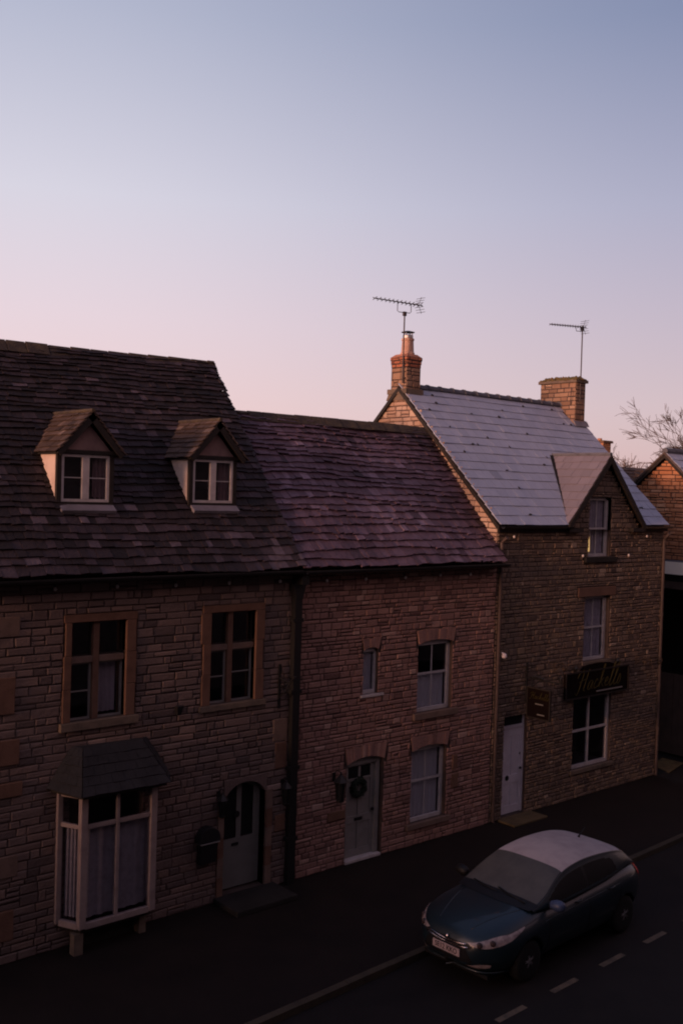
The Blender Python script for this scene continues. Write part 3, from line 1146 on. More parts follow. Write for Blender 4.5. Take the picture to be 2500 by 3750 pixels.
slates(b, P2, LEN2, lambda s: (XB-.02 if s < 3.9 else XB+.05, XC-.01), courses(LEN2, .20, .118, 17), (.10, .28), 'slate_stone', 33, .026, .036, .036, .024, None, tint2)
b.build('roof', h2)
b = MB()
g = random.Random(9)
x = XB+.03
while x < XC-.05:
    wd = g.uniform(.35, .5)
    x1 = min(x+wd-.01, XC-.01)
    z = k2[2]+.04+g.uniform(-.006, .006)+.02*sin((x-11)*.55)
    b.prism([(x, k2[1]-.18, z-.16), (x, k2[1], z+.04), (x, k2[1]+.18, z-.16)], (x1-x, 0, 0), 'ridge_stone')
    x += wd
b.build('ridge', h2, bevel=.01)


def gutter(house, xa, xb, y, z, r=.062, m='black_iron', seg=1):
    b = MB()
    n = 8
    vs, fs = [], []
    for x in (xa, xb):
        for k in range(n+1):
            t = pi+pi*k/n
            vs.append((x, y+r*cos(t), z+r*sin(t)))
        for k in range(n+1):
            t = 2*pi-pi*k/n
            vs.append((x, y+(r-.008)*cos(t), z+(r-.008)*sin(t)))
    q = 2*(n+1)
    for k in range(q):
        fs.append((k, (k+1) % q, q+(k+1) % q, q+k))
    fs += [tuple(range(q))[::-1], tuple(range(q, 2*q))]
    b.mesh(vs, fs, m)
    x = xa+.4
    while x < xb:
        b.box(x-.015, x+.015, y+r, YF-.01, z-.05, z-.005, m)
        x += .9
    return b.build('gutter', house)


gutter(h1, X0, XB-.02, 14.03, 5.76)
gutter(h2, XB+.0, XC-.03, 14.03, 5.74)
b = MB()      # soffit boards closing the eaves
b.box(X0, XB-.01, 14.11, YF-.001, 5.70, 5.76, 'dark_timber')
b.build('soffit', h1)
b = MB()
b.box(XB, XC-.03, 14.11, YF-.001, 5.69, 5.745, 'dark_timber')
b.build('soffit', h2)
b = MB()      # square black downpipe with hopper
b.box(11.20, 11.36, YF-.15, YF-.035, 0, 5.25, 'black_iron')
b.prism([(11.14, YF-.17, 5.50), (11.42, YF-.17, 5.50), (11.36, YF-.17, 5.24), (11.20, YF-.17, 5.24)], (0, .15, 0), 'black_iron')
b.box(11.20, 11.36, YF-.33, YF-.05, 5.50, 5.66, 'black_iron')
for z in (.8, 2.1, 3.5, 4.8):
    b.box(11.16, 11.40, YF-.158, YF-.03, z, z+.07, 'black_iron')
b.build('downpipe', h2)

# ------------------------------------------------------------------ right house (shop) with blue slate roof
h3 = thing('terraced_house', (20, YF, 0), 'tall brown stone shop house with frosted blue slate roof and two chimneys', 'house')
T3 = .982
E3Y, E3Z = 14.27, 6.57
RY = 17.56
RZ = E3Z+(RY-E3Y)*T3
GA = (20.78, 8.22)             # apex of the front gable
S2 = (20.12, 21.14, 3.28, 4.84)
S3 = (20.18, 21.06, 5.80, 7.24)
SH = (19.80, 21.34, .70, 2.46)
D3 = (17.28, 18.06, .04, 2.28)
holes3 = [S2, S3, SH, D3]
b = MB()
wall_core(b, XC, XD, -.05, 6.45, YF, [S2, SH, D3, (20.18, 21.06, 5.80, 6.45)], 'mortar')
# gable triangle
b.face([(19.3, YF, 6.45), (20.18, YF, 6.45), (20.18, YF, 7.24), (19.9, YF, 7.13)], 'mortar')
b.face([(21.06, YF, 6.45), (22.28, YF, 6.45), (21.66, YF, 7.13), (21.06, YF, 7.24)], 'mortar')
b.face([(19.9, YF, 7.13), (20.18, YF, 7.24), (21.06, YF, 7.24), (21.66, YF, 7.13), (20.78, YF, 8.15)], 'mortar')
sl3 = (GA[1]-6.55)/1.54


def lim3(z):
    if z < 6.5:
        return (XC+.0, XD)
    d = max(.02, (GA[1]-z)/sl3-.06)
    return (GA[0]-d, GA[0]+d)


h3ex = holes3+[(19.80, 21.36, 4.84, 5.08), (19.98, 21.30, 5.66, 5.80), (19.7, 21.5, .58, .70)]
stones(b, lim3, 0.0, 8.1, lambda a, z, d: (a, YF-d-.015+.010*sin(a*.9+z*.8), z), h3ex, (.06, .14), (.08, .30), 'stone_brown', 37, depth=(.002, .022))
# left gable wall (faces the lower roof), with its stones
PG = lambda a, z, d: (XC-d, a, z)
gl = lambda z: (max(YF, E3Y+(z-6.6)/T3+.02) if z > 6.6 else YF, min(20.8, 2*RY-E3Y-(z-6.6)/T3-.02) if z > 6.6 else 20.8)
stones(b, gl, 5.6, 9.6, PG, [], (.09, .15), (.14, .36), 'stone_gable_sunlit', 41, extra=lambda p, q, g: min(1, max(0, g.gauss(.62, .2))))
b.prism([(XC+.002, YF+.002, -.05), (XC+.002, 20.8, -.05), (XC+.002, 20.8, 6.6), (XC+.002, RY, RZ-.05), (XC+.002, YF+.002, 6.62)], (.25, 0, 0), 'mortar')
b.prism([(XD-.002, YF+.002, -.05), (XD-.002, 20.8, -.05), (XD-.002, 20.8, 6.6), (XD-.002, RY, RZ-.05), (XD-.002, YF+.002, 6.62)], (-.25, 0, 0), 'mortar')
b.box(XC+.26, XD-.26, 20.6, 20.8, -.05, 6.5, 'mortar')
for z in (2.95, 5.25):
    b.box(XC+.26, XD-.26, YF+.35, 20.5, z, z+.1, 'dark_room')
b.build('wall', h3)
# dressed lintels and sills
b = MB()
b = MB()
b.box(19.82, 21.34, YF-.05, YF+.25, 4.845, 5.07, 'dressed_tan')
b.build('sill', h3, bevel=.008)
b = MB()
b.box(20.0, 21.28, YF-.10, YF+.12, 5.67, 5.795, 'dark_step')
b.build('sill', h3, bevel=.008)
b = MB()
b.box(20.05, 21.2, YF-.06, YF+.12, 3.18, 3.275, 'dressed_grey')
b.build('sill', h3, bevel=.008)
b = MB()
b.box(19.72, 21.45, YF-.07, YF+.12, .60, .695, 'dressed_grey')
b.build('sill', h3, bevel=.008)
sash(h3, S2, .02, .10, mid=4.07, curtain='drape', label='first floor sash window with drawn grey curtains', fw_=.09)
w3 = sash(h3, S3, .02, .08, mid=6.48, curtain='drape', label='gable sash window with a warm lamp behind it', fw_=.09)
b = MB()
b.lathe((20.36, YF+.155, 5.92), [(.055, 0), (.062, .02), (.05, .36), (.02, .38)], 'lamp_glow', 12)
b.build('lit_lamp', w3)
# shop window, two by two
b = MB()
bars(b, 19.80, 21.34, .70, 2.46, YF+.05, YF+.12, .075, 'white_paint', vs=(20.52,), hs=(1.60,), bt=.05)
sw = b.build('shop_window', h3)
pane(sw, 19.85, 21.29, .75, 2.42, YF+.085)
b = MB()
b.box(19.86, 21.28, YF+.9, YF+.92, .72, 2.45, 'dark_room')
b.box(19.86, 21.28, YF+.14, YF+.89, .70, .74, 'dark_room')
b.build('window_bed', sw)
# lilac door with light above
b = MB()
X_, Z_ = [17.33, 17.44, 17.66, 17.70, 17.92, 18.02], [.06, .24, .74, .92, 1.80, 1.99]
yd = YF+.07
for i in range(5):
    for k in range(5):
        sunk = i in (1, 3) and k in (1, 3)
        b.box(X_[i], X_[i+1], yd+(.012 if sunk else 0), yd+.045, Z_[k], Z_[k+1], 'lilac_paint')
b.box(17.28, 17.329, yd-.02, yd+.05, .05, 2.28, 'lilac_paint')
b.box(18.021, 18.06, yd-.02, yd+.05, .05, 2.28, 'lilac_paint')
b.box(17.33, 18.02, yd-.02, yd+.05, 1.995, 2.05, 'lilac_paint')
b.box(17.33, 18.02, yd+.02, yd+.04, 2.051, 2.28, 'door_glass')
door3 = b.build('door', h3, label='lilac white panelled door under a dark light')
b = MB()
b.lathe((17.53, yd-.012, .87), [(.0001, 0), (.06, .001), (.06, .012)], 'black_iron', 18, (0, 1, 0))
ob = b.build('letter_plate', door3)
b = MB()
b.lathe((17.95, yd-.05, 1.05), [(.028, 0), (.032, .02), (.015, .035), (.015, .05)], 'black_iron', 14, (0, 1, 0))
b.build('door_knob', door3)
b = MB()
b.box(17.935, 17.965, yd-.012, yd-.001, 1.35, 1.40, 'black_iron')
b.build('keyhole', door3)
b = MB()
b.box(17.10, 18.25, 13.85, YF-.035, .002, .045, 'step_stone')
b.build('doorstep', h3, bevel=.01)

# main roof
LEN3 = (RY-E3Y)*sqrt(1+T3*T3)
P3 = slope_map(E3Y, E3Z, T3)


def skip3(a, s):
    y = E3Y+s/sqrt(1+T3*T3)
    z = E3Z+(y-E3Y)*T3
    if z < GA[1] and abs(a-GA[0]) < (GA[1]-z)/sl3-.02:
        return True
    if a > 22.96 and y > 16.98:
        return a < 23.42
    return False


b = MB()
for (xa, xb) in ((XC-.05, 19.25), (22.3, XD+.06)):
    b.face([P3(xa, .02, -.015), P3(xb, .02, -.015), P3(xb, LEN3, -.015), P3(xa, LEN3, -.015)], 'underlay')
sg_ = (GA[1]-E3Z)*sqrt(1+T3*T3)/T3
b.face([P3(19.25, .02, -.015), P3(GA[0], sg_, -.015), P3(GA[0], LEN3, -.015), P3(19.25, LEN3, -.015)], 'underlay')
b.face([P3(GA[0], sg_, -.015), P3(22.3, .02, -.015), P3(22.3, LEN3, -.015), P3(GA[0], LEN3, -.015)], 'underlay')
b.face([(XC-.05, RY, RZ-.03), (XD+.06, RY, RZ-.03), (XD+.06, 20.95, E3Z), (XC-.05, 20.95, E3Z)], 'underlay')


def tint3(a, s, g):
    t = g.gauss(.55, .10)+.10*sin(a*1.1+s*.8)*sin(s*1.3-a*.6)
    if g.random() < .007:
        t = .1
    return min(1, max(0, t))


slates(b, P3, LEN3, lambda s: (XC-.07, XD+.04), [LEN3/16]*16, (.26, .32), 'slate_blue', 51, .010, .008, .017, .005, skip3, tint3)
g = random.Random(77)
for i in range(34):           # moss tufts and chipped corners along the slate edges
    a, k = g.uniform(17.2, 22.9), g.randint(1, 15)
    s_ = k*LEN3/16+.02
    if skip3(a, s_) or skip3(a, s_-.1):
        continue
    wd, hh = g.uniform(.02, .06), g.uniform(.02, .05)
    q = [P3(a-wd, s_, .018), P3(a-wd*.4, s_-hh, .03), P3(a+wd*.6, s_-hh*.8, .03), P3(a+wd, s_+.01, .018), P3(a, s_+hh*.7, .024)]
    b.prism(q, (0, -.012, .012), 'underlay')
b.build('roof', h3)
b = MB()      # half-round ridge tiles
x = XC+.45
g = random.Random(2)
while x < 23.0:
    x1 = min(x+.44, 23.02)
    n = 8
    vs = []
    for xx, rr_ in ((x, .115), (x1-.05, .105), (x1-.05, .13), (x1, .13)):
        for k in range(n+1):
            t = pi*k/n
            vs.append((xx, RY+rr_*cos(t), RZ-.03+rr_*sin(t)))
    fs = []
    for i in range(3):
        for k in range(n):
            fs.append((i*(n+1)+k, i*(n+1)+k+1, (i+1)*(n+1)+k+1, (i+1)*(n+1)+k))
    fs.append(tuple(range(n+1)))
    fs.append(tuple(range(3*(n+1), 4*(n+1)))[::-1])
    b.mesh(vs, fs, 'ridge_blue')
    x += .44
b.build('ridge', h3)
# front gable roof
zg0 = 6.60
hwg = 1.58
b = MB()
yf_ = YF-.16
for sg in (-1, 1):
    sl = sqrt(hwg*hwg+(GA[1]+.06-zg0)**2)
    rise = GA[1]+.06-zg0
    ux, uz = -sg*hwg/sl, rise/sl
    nx_, nz_ = sg*rise/sl, hwg/sl
    Pg = (lambda sg, ux, uz, nx_, nz_: (lambda a, s, nn: (GA[0]+sg*hwg+ux*s+nx_*nn, a, zg0+uz*s+nz_*nn)))(sg, ux, uz, nx_, nz_)
    yend = lambda s: E3Y+(zg0+uz*s-E3Z)/T3
    b.face([Pg(yf_+.02, 0, -.02), Pg(yend(0)+.06, 0, -.02), Pg(yend(sl)+.06, sl, -.02), Pg(yf_+.02, sl, -.02)], 'underlay')
    slates(b, Pg, sl, (lambda yend: (lambda s: (yf_, yend(s)+.04)))(yend), [sl/9]*9, (.24, .32), 'slate_glow_side' if sg < 0 else 'slate_blue', 53+sg, .010, .006, .014, .003, None, lambda a, s, g: min(1, max(0, g.gauss(.12, .10))))  # left slope gets its own slate colour, toned for the pink glow
b.tube([(GA[0], yf_, GA[1]+.07), (GA[0], E3Y+(GA[1]+.1-E3Z)/T3, GA[1]+.07)], .05, 'ridge_blue', 8)
# lead valley on the visible side
b.prism([P3(19.20, .0, .03), P3(19.30, .0, .03), P3(GA[0]-.02, sg_+.05, .03), P3(GA[0]-.16, sg_+.05, .03)], (0, 0, .012), 'underlay')
gr_ = b.build('gable_roof', h3)
b = MB()
for sg in (-1, 1):
    p = Vector((GA[0], yf_-.02, GA[1]+.05))
    ax = Vector((sg*hwg, 0, zg0-GA[1]-.06))
    q = p+ax*1.0
    dn = Vector((0, 0, -.20))
    b.prism([p, q, q+dn*.9, p+dn], (0, .05, 0), 'dark_timber')
    # short return of the eave board at each foot
    b.box(min(q.x-sg*.55, q.x), max(q.x-sg*.55, q.x), yf_-.015, YF-.02, zg0-.19, zg0-.10, 'dark_timber')
b.build('barge_board', h3)
# verge of the left gable: dark undercloak and eaves board, gutter
b = MB()
p0, p1 = Vector(P3(XC-.09, 0, -.03)), Vector(P3(XC-.09, LEN3, -.03))
b.prism([p0, p1, p1+Vector((0, 0, -.12)), p0+Vector((0, 0, -.12))], (.07, 0, 0), 'dark_timber')
q1 = Vector((XC-.09, 20.9, E3Z+.05))
b.prism([p1+Vector((0, .005, 0)), q1, q1+Vector((0, 0, -.12)), p1+Vector((0, .005, -.12))], (.07, 0, 0), 'dark_timber')
b.box(XC-.02, 19.22, E3Y+.05, YF-.005, E3Z-.16, E3Z-.06, 'dark_timber')
b.build('fascia', h3)
b = MB()
b.box(22.36, XD+.06, E3Y+.05, YF-.005, E3Z-.16, E3Z-.06, 'dark_timber')
b.build('fascia', h3)
gutter(h3, XC-.03, 19.3, E3Y-.05, E3Z-.03, .055)
gutter(h3, 22.3, XD+.08, E3Y-.05, E3Z-.03, .055)
b = MB()
b.tube([(16.95, YF-.2, 6.30), (16.95, YF-.06, 6.18), (16.95, YF-.06, 0.02)], .04, 'brown_pipe', 10)
for z in (.9, 2.3, 3.5, 5.2):
    b.tube([(16.95, YF-.06, z), (16.95, YF-.06, z+.08)], .05, 'brown_pipe', 10)
b.build('downpipe', h3)
b = MB()
b.tube([(23.40, YF-.2, 6.36), (23.40, YF-.06, 6.2), (23.40, YF-.06, 0.02)], .04, 'brown_pipe', 10)
for z in (1.2, 2.35, 4.2):
    b.tube([(23.40, YF-.06, z), (23.40, YF-.06, z+.08)], .05, 'brown_pipe', 10)
b.build('downpipe', h3)

# chimney on the left gable: stone shaft, brick head, pot with steel cowl
def blockwork(mb, x0, x1, y0, y1, z0, z1, ch, ln, m, seed, dep=.012):
    g = random.Random(seed)
    mb.box(x0+.006, x1-.006, y0+.006, y1-.006, z0, z1, 'mortar')
    sides = [(lambda a, z, d: (a, y0+.006-d, z), x0, x1), (lambda a, z, d: (x0+.006-d, a, z), y0, y1), (lambda a, z, d: (x1-.006+d, a, z), y0, y1), (lambda a, z, d: (a, y1-.006+d, z), x0, x1)]
    for i, (P, a0, a1) in enumerate(sides):
        stones(mb, lambda z: (a0, a1), z0, z1, P, [], ch, ln, m, seed+i, (dep*.6, dep), .008)


CX0, CX1, CY0, CY1 = XC-.02, XC+.46, 17.38, 17.92
b = MB()
blockwork(b, CX0, CX1, CY0, CY1, 9.62, 10.24, (.12, .17), (.18, .32), 'stone_chimney', 61)
b.box(CX0-.06, CX1+.05, CY0-.06, CY1+.06, 9.60, 9.72, 'dressed_grey')
b.prism([(CX0-.03, CY0-.12, 9.45), (CX0-.03, CY1+.12, 9.45), (CX0-.03, CY1+.05, 9.6), (CX0-.03, CY0-.05, 9.6)], (.5, 0, 0), 'dressed_grey')
ch = b.build('chimney', h3, label='small chimney with a red brick head and one pot')
b = MB()
blockwork(b, CX0-.004, CX1+.004, CY0-.004, CY1+.004, 10.245, 10.33, (.075, .08), (.2, .23), 'brick', 63, .01)
blockwork(b, CX0-.014, CX1+.014, CY0-.014, CY1+.014, 10.332, 10.415, (.075, .08), (.2, .23), 'brick', 65, .01)
blockwork(b, CX0-.026, CX1+.026, CY0-.026, CY1+.026, 10.417, 10.50, (.075, .08), (.2, .23), 'brick', 67, .01)
cap = [(CX0-.015, CY0-.015), (CX1+.015, CY0-.015), (CX1+.015, CY1+.015), (CX0-.015, CY1+.015)]
capi = [(CX0+.07, CY0+.07), (CX1-.07, CY0+.07), (CX1-.07, CY1-.07), (CX0+.07, CY1-.07)]
b.mesh([(x, y, 10.50) for x, y in cap]+[(x, y, 10.575) for x, y in capi], [(0, 1, 5, 4), (1, 2, 6, 5), (2, 3, 7, 6), (3, 0, 4, 7), (4, 5, 6, 7)], 'terracotta')
b.build('brick_head', ch)
b = MB()
pc = (XC+.22, 17.62, 10.54)
b.lathe(pc, [(.175, 0), (.175, .07), (.155, .10), (.140, .36), (.155, .38), (.155, .42), (.12, .43)], 'pot_clay', 20)
pot = b.build('chimney_pot', ch, smooth=False)
b = MB()
b.lathe((pc[0], pc[1], 10.97), [(.13, 0), (.13, .06), (.12, .08)], 'steel', 18)
for k in range(4):
    t = k*pi/2+.4
    b.box(pc[0]+.11*cos(t)-.01, pc[0]+.11*cos(t)+.01, pc[1]+.11*sin(t)-.01, pc[1]+.11*sin(t)+.01, 11.04, 11.11, 'steel')
b.lathe((pc[0], pc[1], 11.11), [(.16, 0), (.165, .012), (.06, .04), (.01, .045)], 'black_iron', 18)
b.build('cowl', ch)
# wide chimney on the right gable with a mossy cap
QX0, QX1, QY0, QY1 = 22.98, 23.43, 16.98, 18.2
b = MB()
blockwork(b, QX0, QX1, QY0, QY1, 8.8, 10.42, (.10, .16), (.2, .42), 'stone_chimney', 71)
b.box(QX0-.05, QX1+.05, QY0-.05, QY1+.05, 10.42, 10.50, 'dressed_grey')
b.prism([(QX0-.06, QY0-.10, 9.2), (QX1+.10, QY0-.10, 9.2), (QX1+.10, QY0-.02, 9.34), (QX0-.06, QY0-.02, 9.34)], (0, .06, .04), 'lead')
ch2 = b.build('chimney', h3, label='wide stone chimney with a mossy cap')
b = MB()
g = random.Random(4)
for i in range(130):
    x, y = g.uniform(QX0-.03, QX1+.03), g.uniform(QY0-.03, QY1+.03)
    e = min(1, min(x-QX0+.05, QX1+.05-x)*6, min(y-QY0+.05, QY1+.05-y)*6)
    h_ = .04+.09*e*g.uniform(.5, 1.1)
    r_ = g.uniform(.04, .09)
    b.lathe((x, y, 10.49), [(r_, 0), (r_*.9, h_*.5), (r_*.5, h_*.9), (.004, h_)], 'moss', 7)
b.build('moss_cap', ch2, smooth=True)

# ------------------------------------------------------------------ TV aerials
def aerial(base, top, boom0, boom1, nel, el, label, up=True):
    t = thing('tv_aerial', base, label, 'aerial', 'aerials on the chimneys')
    base, top, boom0, boom1 = map(Vector, (base, top, boom0, boom1))
    b = MB()
    b.tube([base, top], .017, 'aerial_metal', 8)
    b.build('mast', t)
    b = MB()
    b.tube([boom0, boom1], .011, 'aerial_metal', 6)
    d = (boom1-boom0).normalized()
    side = d.cross(Vector((0, 0, 1))).normalized()
    v = side.cross(d).normalized()
    for i in range(nel):
        p = boom0+(boom1-boom0)*(i+.3)/nel
        k = el*(1-.25*(1-i/nel))
        for s_ in (1, -1):
            q = (side*.92+v*.38*s_).normalized()*k
            b.tube([p-q*.5, p+q*.5], .0085, 'aerial_metal', 5)
    b.build('antenna_array', t)
    b = MB()
    p = boom0+(boom1-boom0)*.86
    for s_ in (1, -1):
        for k in range(3):
            c = p+d*.12+v*s_*(.05+.06*k)+d*.03*k
            b.tube([c-side*.14, c+side*.14], .006, 'aerial_metal', 5)
        b.tube([p+d*.1, p+d*.2+v*s_*.2], .006, 'aerial_metal', 5)
    b.build('reflector', t)
    return t


t = aerial((XC-.07, 17.46, 9.85), (XC-.07, 17.46, 11.52), (15.74, 17.42, 11.73), (17.42, 17.50, 11.80), 12, .20, 'tall aerial with twelve wide elements strapped to the brick topped chimney')
b = MB()
b.tube([(16.55, 17.46, 11.77), (16.55, 17.46, 11.55), (16.60, 17.46, 11.53), (16.96, 17.46, 11.55), (17.0, 17.46, 11.58), (17.0, 17.46, 11.79)], .009, 'aerial_metal', 6)
b.box(XC-.11, XC-.03, 17.43, 17.49, 11.46, 11.56, 'aerial_metal')
b.build('cradle', t)
b = MB()
b.tube([(XC-.02, 17.42, 9.98), (XC-.075, 17.455, 9.96), (XC-.075, 17.455, 10.32), (XC-.02, 17.42, 10.30)], .02, 'aerial_metal', 6)
b.build('bracket', t)
t = aerial((23.16, 16.96, 9.9), (23.16, 16.96, 12.0), (21.75, 16.98, 11.86), (23.30, 16.95, 11.97), 14, .15, 'short aerial with close set elements on the mossy wide chimney')
b = MB()
b.box(23.12, 23.20, 16.93, 17.0, 11.86, 11.97, 'aerial_metal')
b.tube([(22.86, 16.97, 11.93), (22.9, 16.97, 11.82), (23.14, 16.97, 11.84)], .009, 'aerial_metal', 6)
b.build('cradle', t)
b = MB()
b.tube([(22.94, 17.1, 10.25), (22.86, 17.05, 10.12), (22.92, 17.1, 9.92), (22.97, 17.12, 9.8)], .012, 'aerial_metal', 6)
b.build('cable', t)

# ------------------------------------------------------------------ small things on the walls
# bulbs under the eaves
bl = None
spots = [(6.62, 5.62), (7.66, 5.62), (8.73, 5.60), (9.79, 5.60), (10.89, 5.59), (11.98, 5.56), (12.96, 5.56), (14.02, 5.55), (15.02, 5.57), (15.94, 5.56),
         (17.33, 6.34), (22.56, 6.32), (19.88, 5.87), (21.78, 5.85)]
where = ['left end of the bay cottage eave, above the curtained mullion window', 'second from the left under the bay cottage eave', 'middle of the five under the bay cottage eave',
         'over the empty mullion window under the dark eave', 'just left of the black hopper under the eave', 'just right of the black hopper under the eave',
         'under the middle cottage eave over the slit window', 'under the middle cottage eave, between slit window and sash', 'under the middle cottage eave over the sash window',
         'under the middle cottage eave, nearest the shop house', 'under the shop house eave by its left downpipe', 'under the shop house eave by its right end',
         'left of the lamplit gable window sill', 'right of the lamplit gable window sill']
for i, ((x, z), wh) in enumerate(zip(spots, where)):
    if bl is None:
        b = MB()
        b.lathe((0, -.055, -.035), [(.004, -.03), (.022, -.022), (.03, 0), (.024, .022), (.012, .035)], 'bulb', 12)
        b.tube([(0, -.055, -.002), (0, -.055, .02), (0, .0, .03)], .007, 'black_iron', 6)
        bl = b.build('eave_bulb', smooth=True)
        o = bl
    else:
        o = bl.copy()
        COL.objects.link(o)
    o.location = (x, YF-.025, z)
    tag(o, 'small white bulb '+wh, 'bulb', 'bulbs along the eaves')


def lantern(loc, label, s=1.0, side=1):
    x, y, z = loc
    t = thing('wall_lantern', loc, label, 'lantern', 'lanterns beside the doors')
    b = MB()
    b.box(x-.035, x+.035, YF-.05, YF-.03, z-.02, z+.14, 'black_iron')
    b.tube([(x, YF-.04, z+.1), (x, YF-.12, z+.2), (x, y, z+.19), (x, y, z+.12)], .011, 'black_iron', 8)
    b.build('bracket', t)
    b = MB()
    n = 6
    r0_, r1_ = .06*s, .095*s
    for k in range(n):
        a = 2*pi*k/n
        b.tube([(x+r0_*cos(a), y+r0_*sin(a), z-.28*s), (x+r1_*cos(a), y+r1_*sin(a), z)], .008, 'black_iron', 5)
    b.lathe((x, y, z), [(.115*s, 0), (.12*s, .015), (.05*s, .09*s), (.02, .12*s), (.025, .14*s), (.004, .16*s)], 'black_iron', n)
    b.lathe((x, y, z-.30*s), [(.03, -.03), (.07*s, 0), (.07*s, .02)], 'black_iron', n)
    b.build('cage', t)
    b = MB()
    b.lathe((x, y, z-.28*s), [(.055*s, 0), (.088*s, .275*s)], 'door_glass', n)
    b.build('lamp_glass', t)
    return t


lantern((9.72, YF-.16, 1.82), 'black lantern left of the grey arched door', .9)
lantern((11.10, YF-.16, 1.80), 'black lantern right of the arched door, against the black downpipe', .95)
lantern((12.33, YF-.24, 1.72), 'largest black lantern, on a long arm left of the wreathed door', 1.2)
# mailbox
t = thing('letterbox', (9.46, YF-.1, 1.05), 'black wall letterbox with domed top left of the arched door', 'letterbox')
b = MB()
b.prism([(9.30, YF-.16, .78), (9.62, YF-.16, .78), (9.64, YF-.20, 1.14), (9.28, YF-.20, 1.14)], (0, .13, 0), 'black_plastic')
b.build('box_body', t, bevel=.015)
b = MB()
arc = [(9.46+.21*cos(pi*k/10), YF-.22, 1.215+.20*sin(pi*k/10)) for k in range(11)]
b.prism([(9.25, YF-.22, 1.16)]+arc[::-1]+[(9.67, YF-.22, 1.16)], (0, .18, 0), 'black_plastic')
b.build('lid', t, bevel=.012)
b = MB()
b.box(9.27, 9.65, YF-.225, YF-.05, 1.142, 1.158, 'pale_grey_paint')
b.build('rim', t)
# wreath
b = MB()
g = random.Random(12)
for i in range(420):
    a = g.uniform(0, 2*pi)
    q = g.uniform(0, 2*pi)
    R_, r_ = .145, .062*sqrt(g.random())
    c = Vector((13.08+(R_+r_*cos(q))*cos(a), YF+.08+r_*sin(q), 1.42+(R_+r_*cos(q))*sin(a)))
    d = Vector((g.uniform(-1, 1), g.uniform(-1, 1), g.uniform(-1, 1))).normalized()
    e = d.orthogonal().normalized()
    b.face([c-d*.035, c+e*.014, c+d*.035, c-e*.014], 'wreath_leaf')
ring = [(13.08+.145*cos(2*pi*k/24), YF+.08, 1.42+.145*sin(2*pi*k/24)) for k in range(25)]
b.tube(ring, .045, 'wreath_leaf', 8, cap=False)
o = b.build('wreath')
tag(o, 'dark leafy round wreath hanging on the pale grey door', 'wreath')
# flag bracket and small bell lamp on the left cottage
b = MB()
b.box(10.94, 10.99, YF-.06, YF-.035, 3.25, 4.05, 'black_iron')
b.tube([(10.965, YF-.06, 3.8), (10.965, YF-.35, 3.75), (10.965, YF-.5, 3.9)], .016, 'black_iron', 8)
b.tube([(10.965, YF-.06, 3.45), (10.965, YF-.25, 3.6), (10.965, YF-.34, 3.74)], .012, 'black_iron', 8)
for k in range(7):
    a = 2*pi*k/7
    b.tube([(10.965+.02*cos(a), YF-.2, 3.66+.02*sin(a)), (10.965+.10*cos(a), YF-.22, 3.66+.10*sin(a))], .012, 'black_iron', 5)
o = b.build('sign_bracket')
tag(o, 'empty black iron sign bracket left of the black downpipe', 'bracket')
t = thing('flood_lamp', (8.83, YF-.1, 3.52), 'small black flood lamp on the wall between the mullioned windows', 'lamp')
b = MB()
b.prism([(8.76, YF-.18, 3.56), (8.90, YF-.18, 3.56), (8.86, YF-.14, 3.40), (8.79, YF-.14, 3.40)], (0, .08, 0), 'black_plastic')
b.build('lamp_housing', t, bevel=.01)
b = MB()
b.box(8.81, 8.85, YF-.06, YF-.03, 3.42, 3.52, 'black_iron')
b.build('bracket', t)
t = thing('bell_box', (17.06, YF-.1, 3.70), 'small white security lamp on the brown downpipe', 'lamp')
b = MB()
b.lathe((17.06, YF-.14, 3.70), [(.02, -.06), (.055, -.04), (.06, .0), (.045, .04), (.01, .06)], 'lilac_paint', 14)
b.build('lamp_head', t, smooth=True)
b = MB()
b.tube([(17.02, YF-.09, 3.76), (17.06, YF-.12, 3.75)], .015, 'lilac_paint', 6)
b.build('bracket', t)

# shop fascia sign with shaped top and hand-lettered name
t = thing('shop_sign', (20.6, YF-.1, 2.75), 'dark maroon shop sign with gold script above the shop window', 'sign')
b = MB()
ya = YF-.11
b.box(19.36, 21.88, ya, YF-.04, 2.46, 3.05, 'sign_dark')
bars(b, 19.33, 21.91, 2.43, 3.08, ya-.022, ya-.001, .035, 'dark_timber')
b.build('board', t)
b = MB()
top = [(19.95, 3.082), (20.05, 3.16), (20.2, 3.20), (20.5, 3.22), (20.8, 3.22), (21.1, 3.20), (21.25, 3.16), (21.35, 3.082)]
b.prism([(x, ya, z) for x, z in top], (0, .06, 0), 'sign_dark')
for x, z in ((19.75, 3.16), (21.45, 3.20)):
    b.lathe((x, ya+.03, z), [(.02, -.08), (.05, -.03), (.06, .0), (.03, .05), (.01, .08)], 'black_iron', 10)
b.build('crest', t)
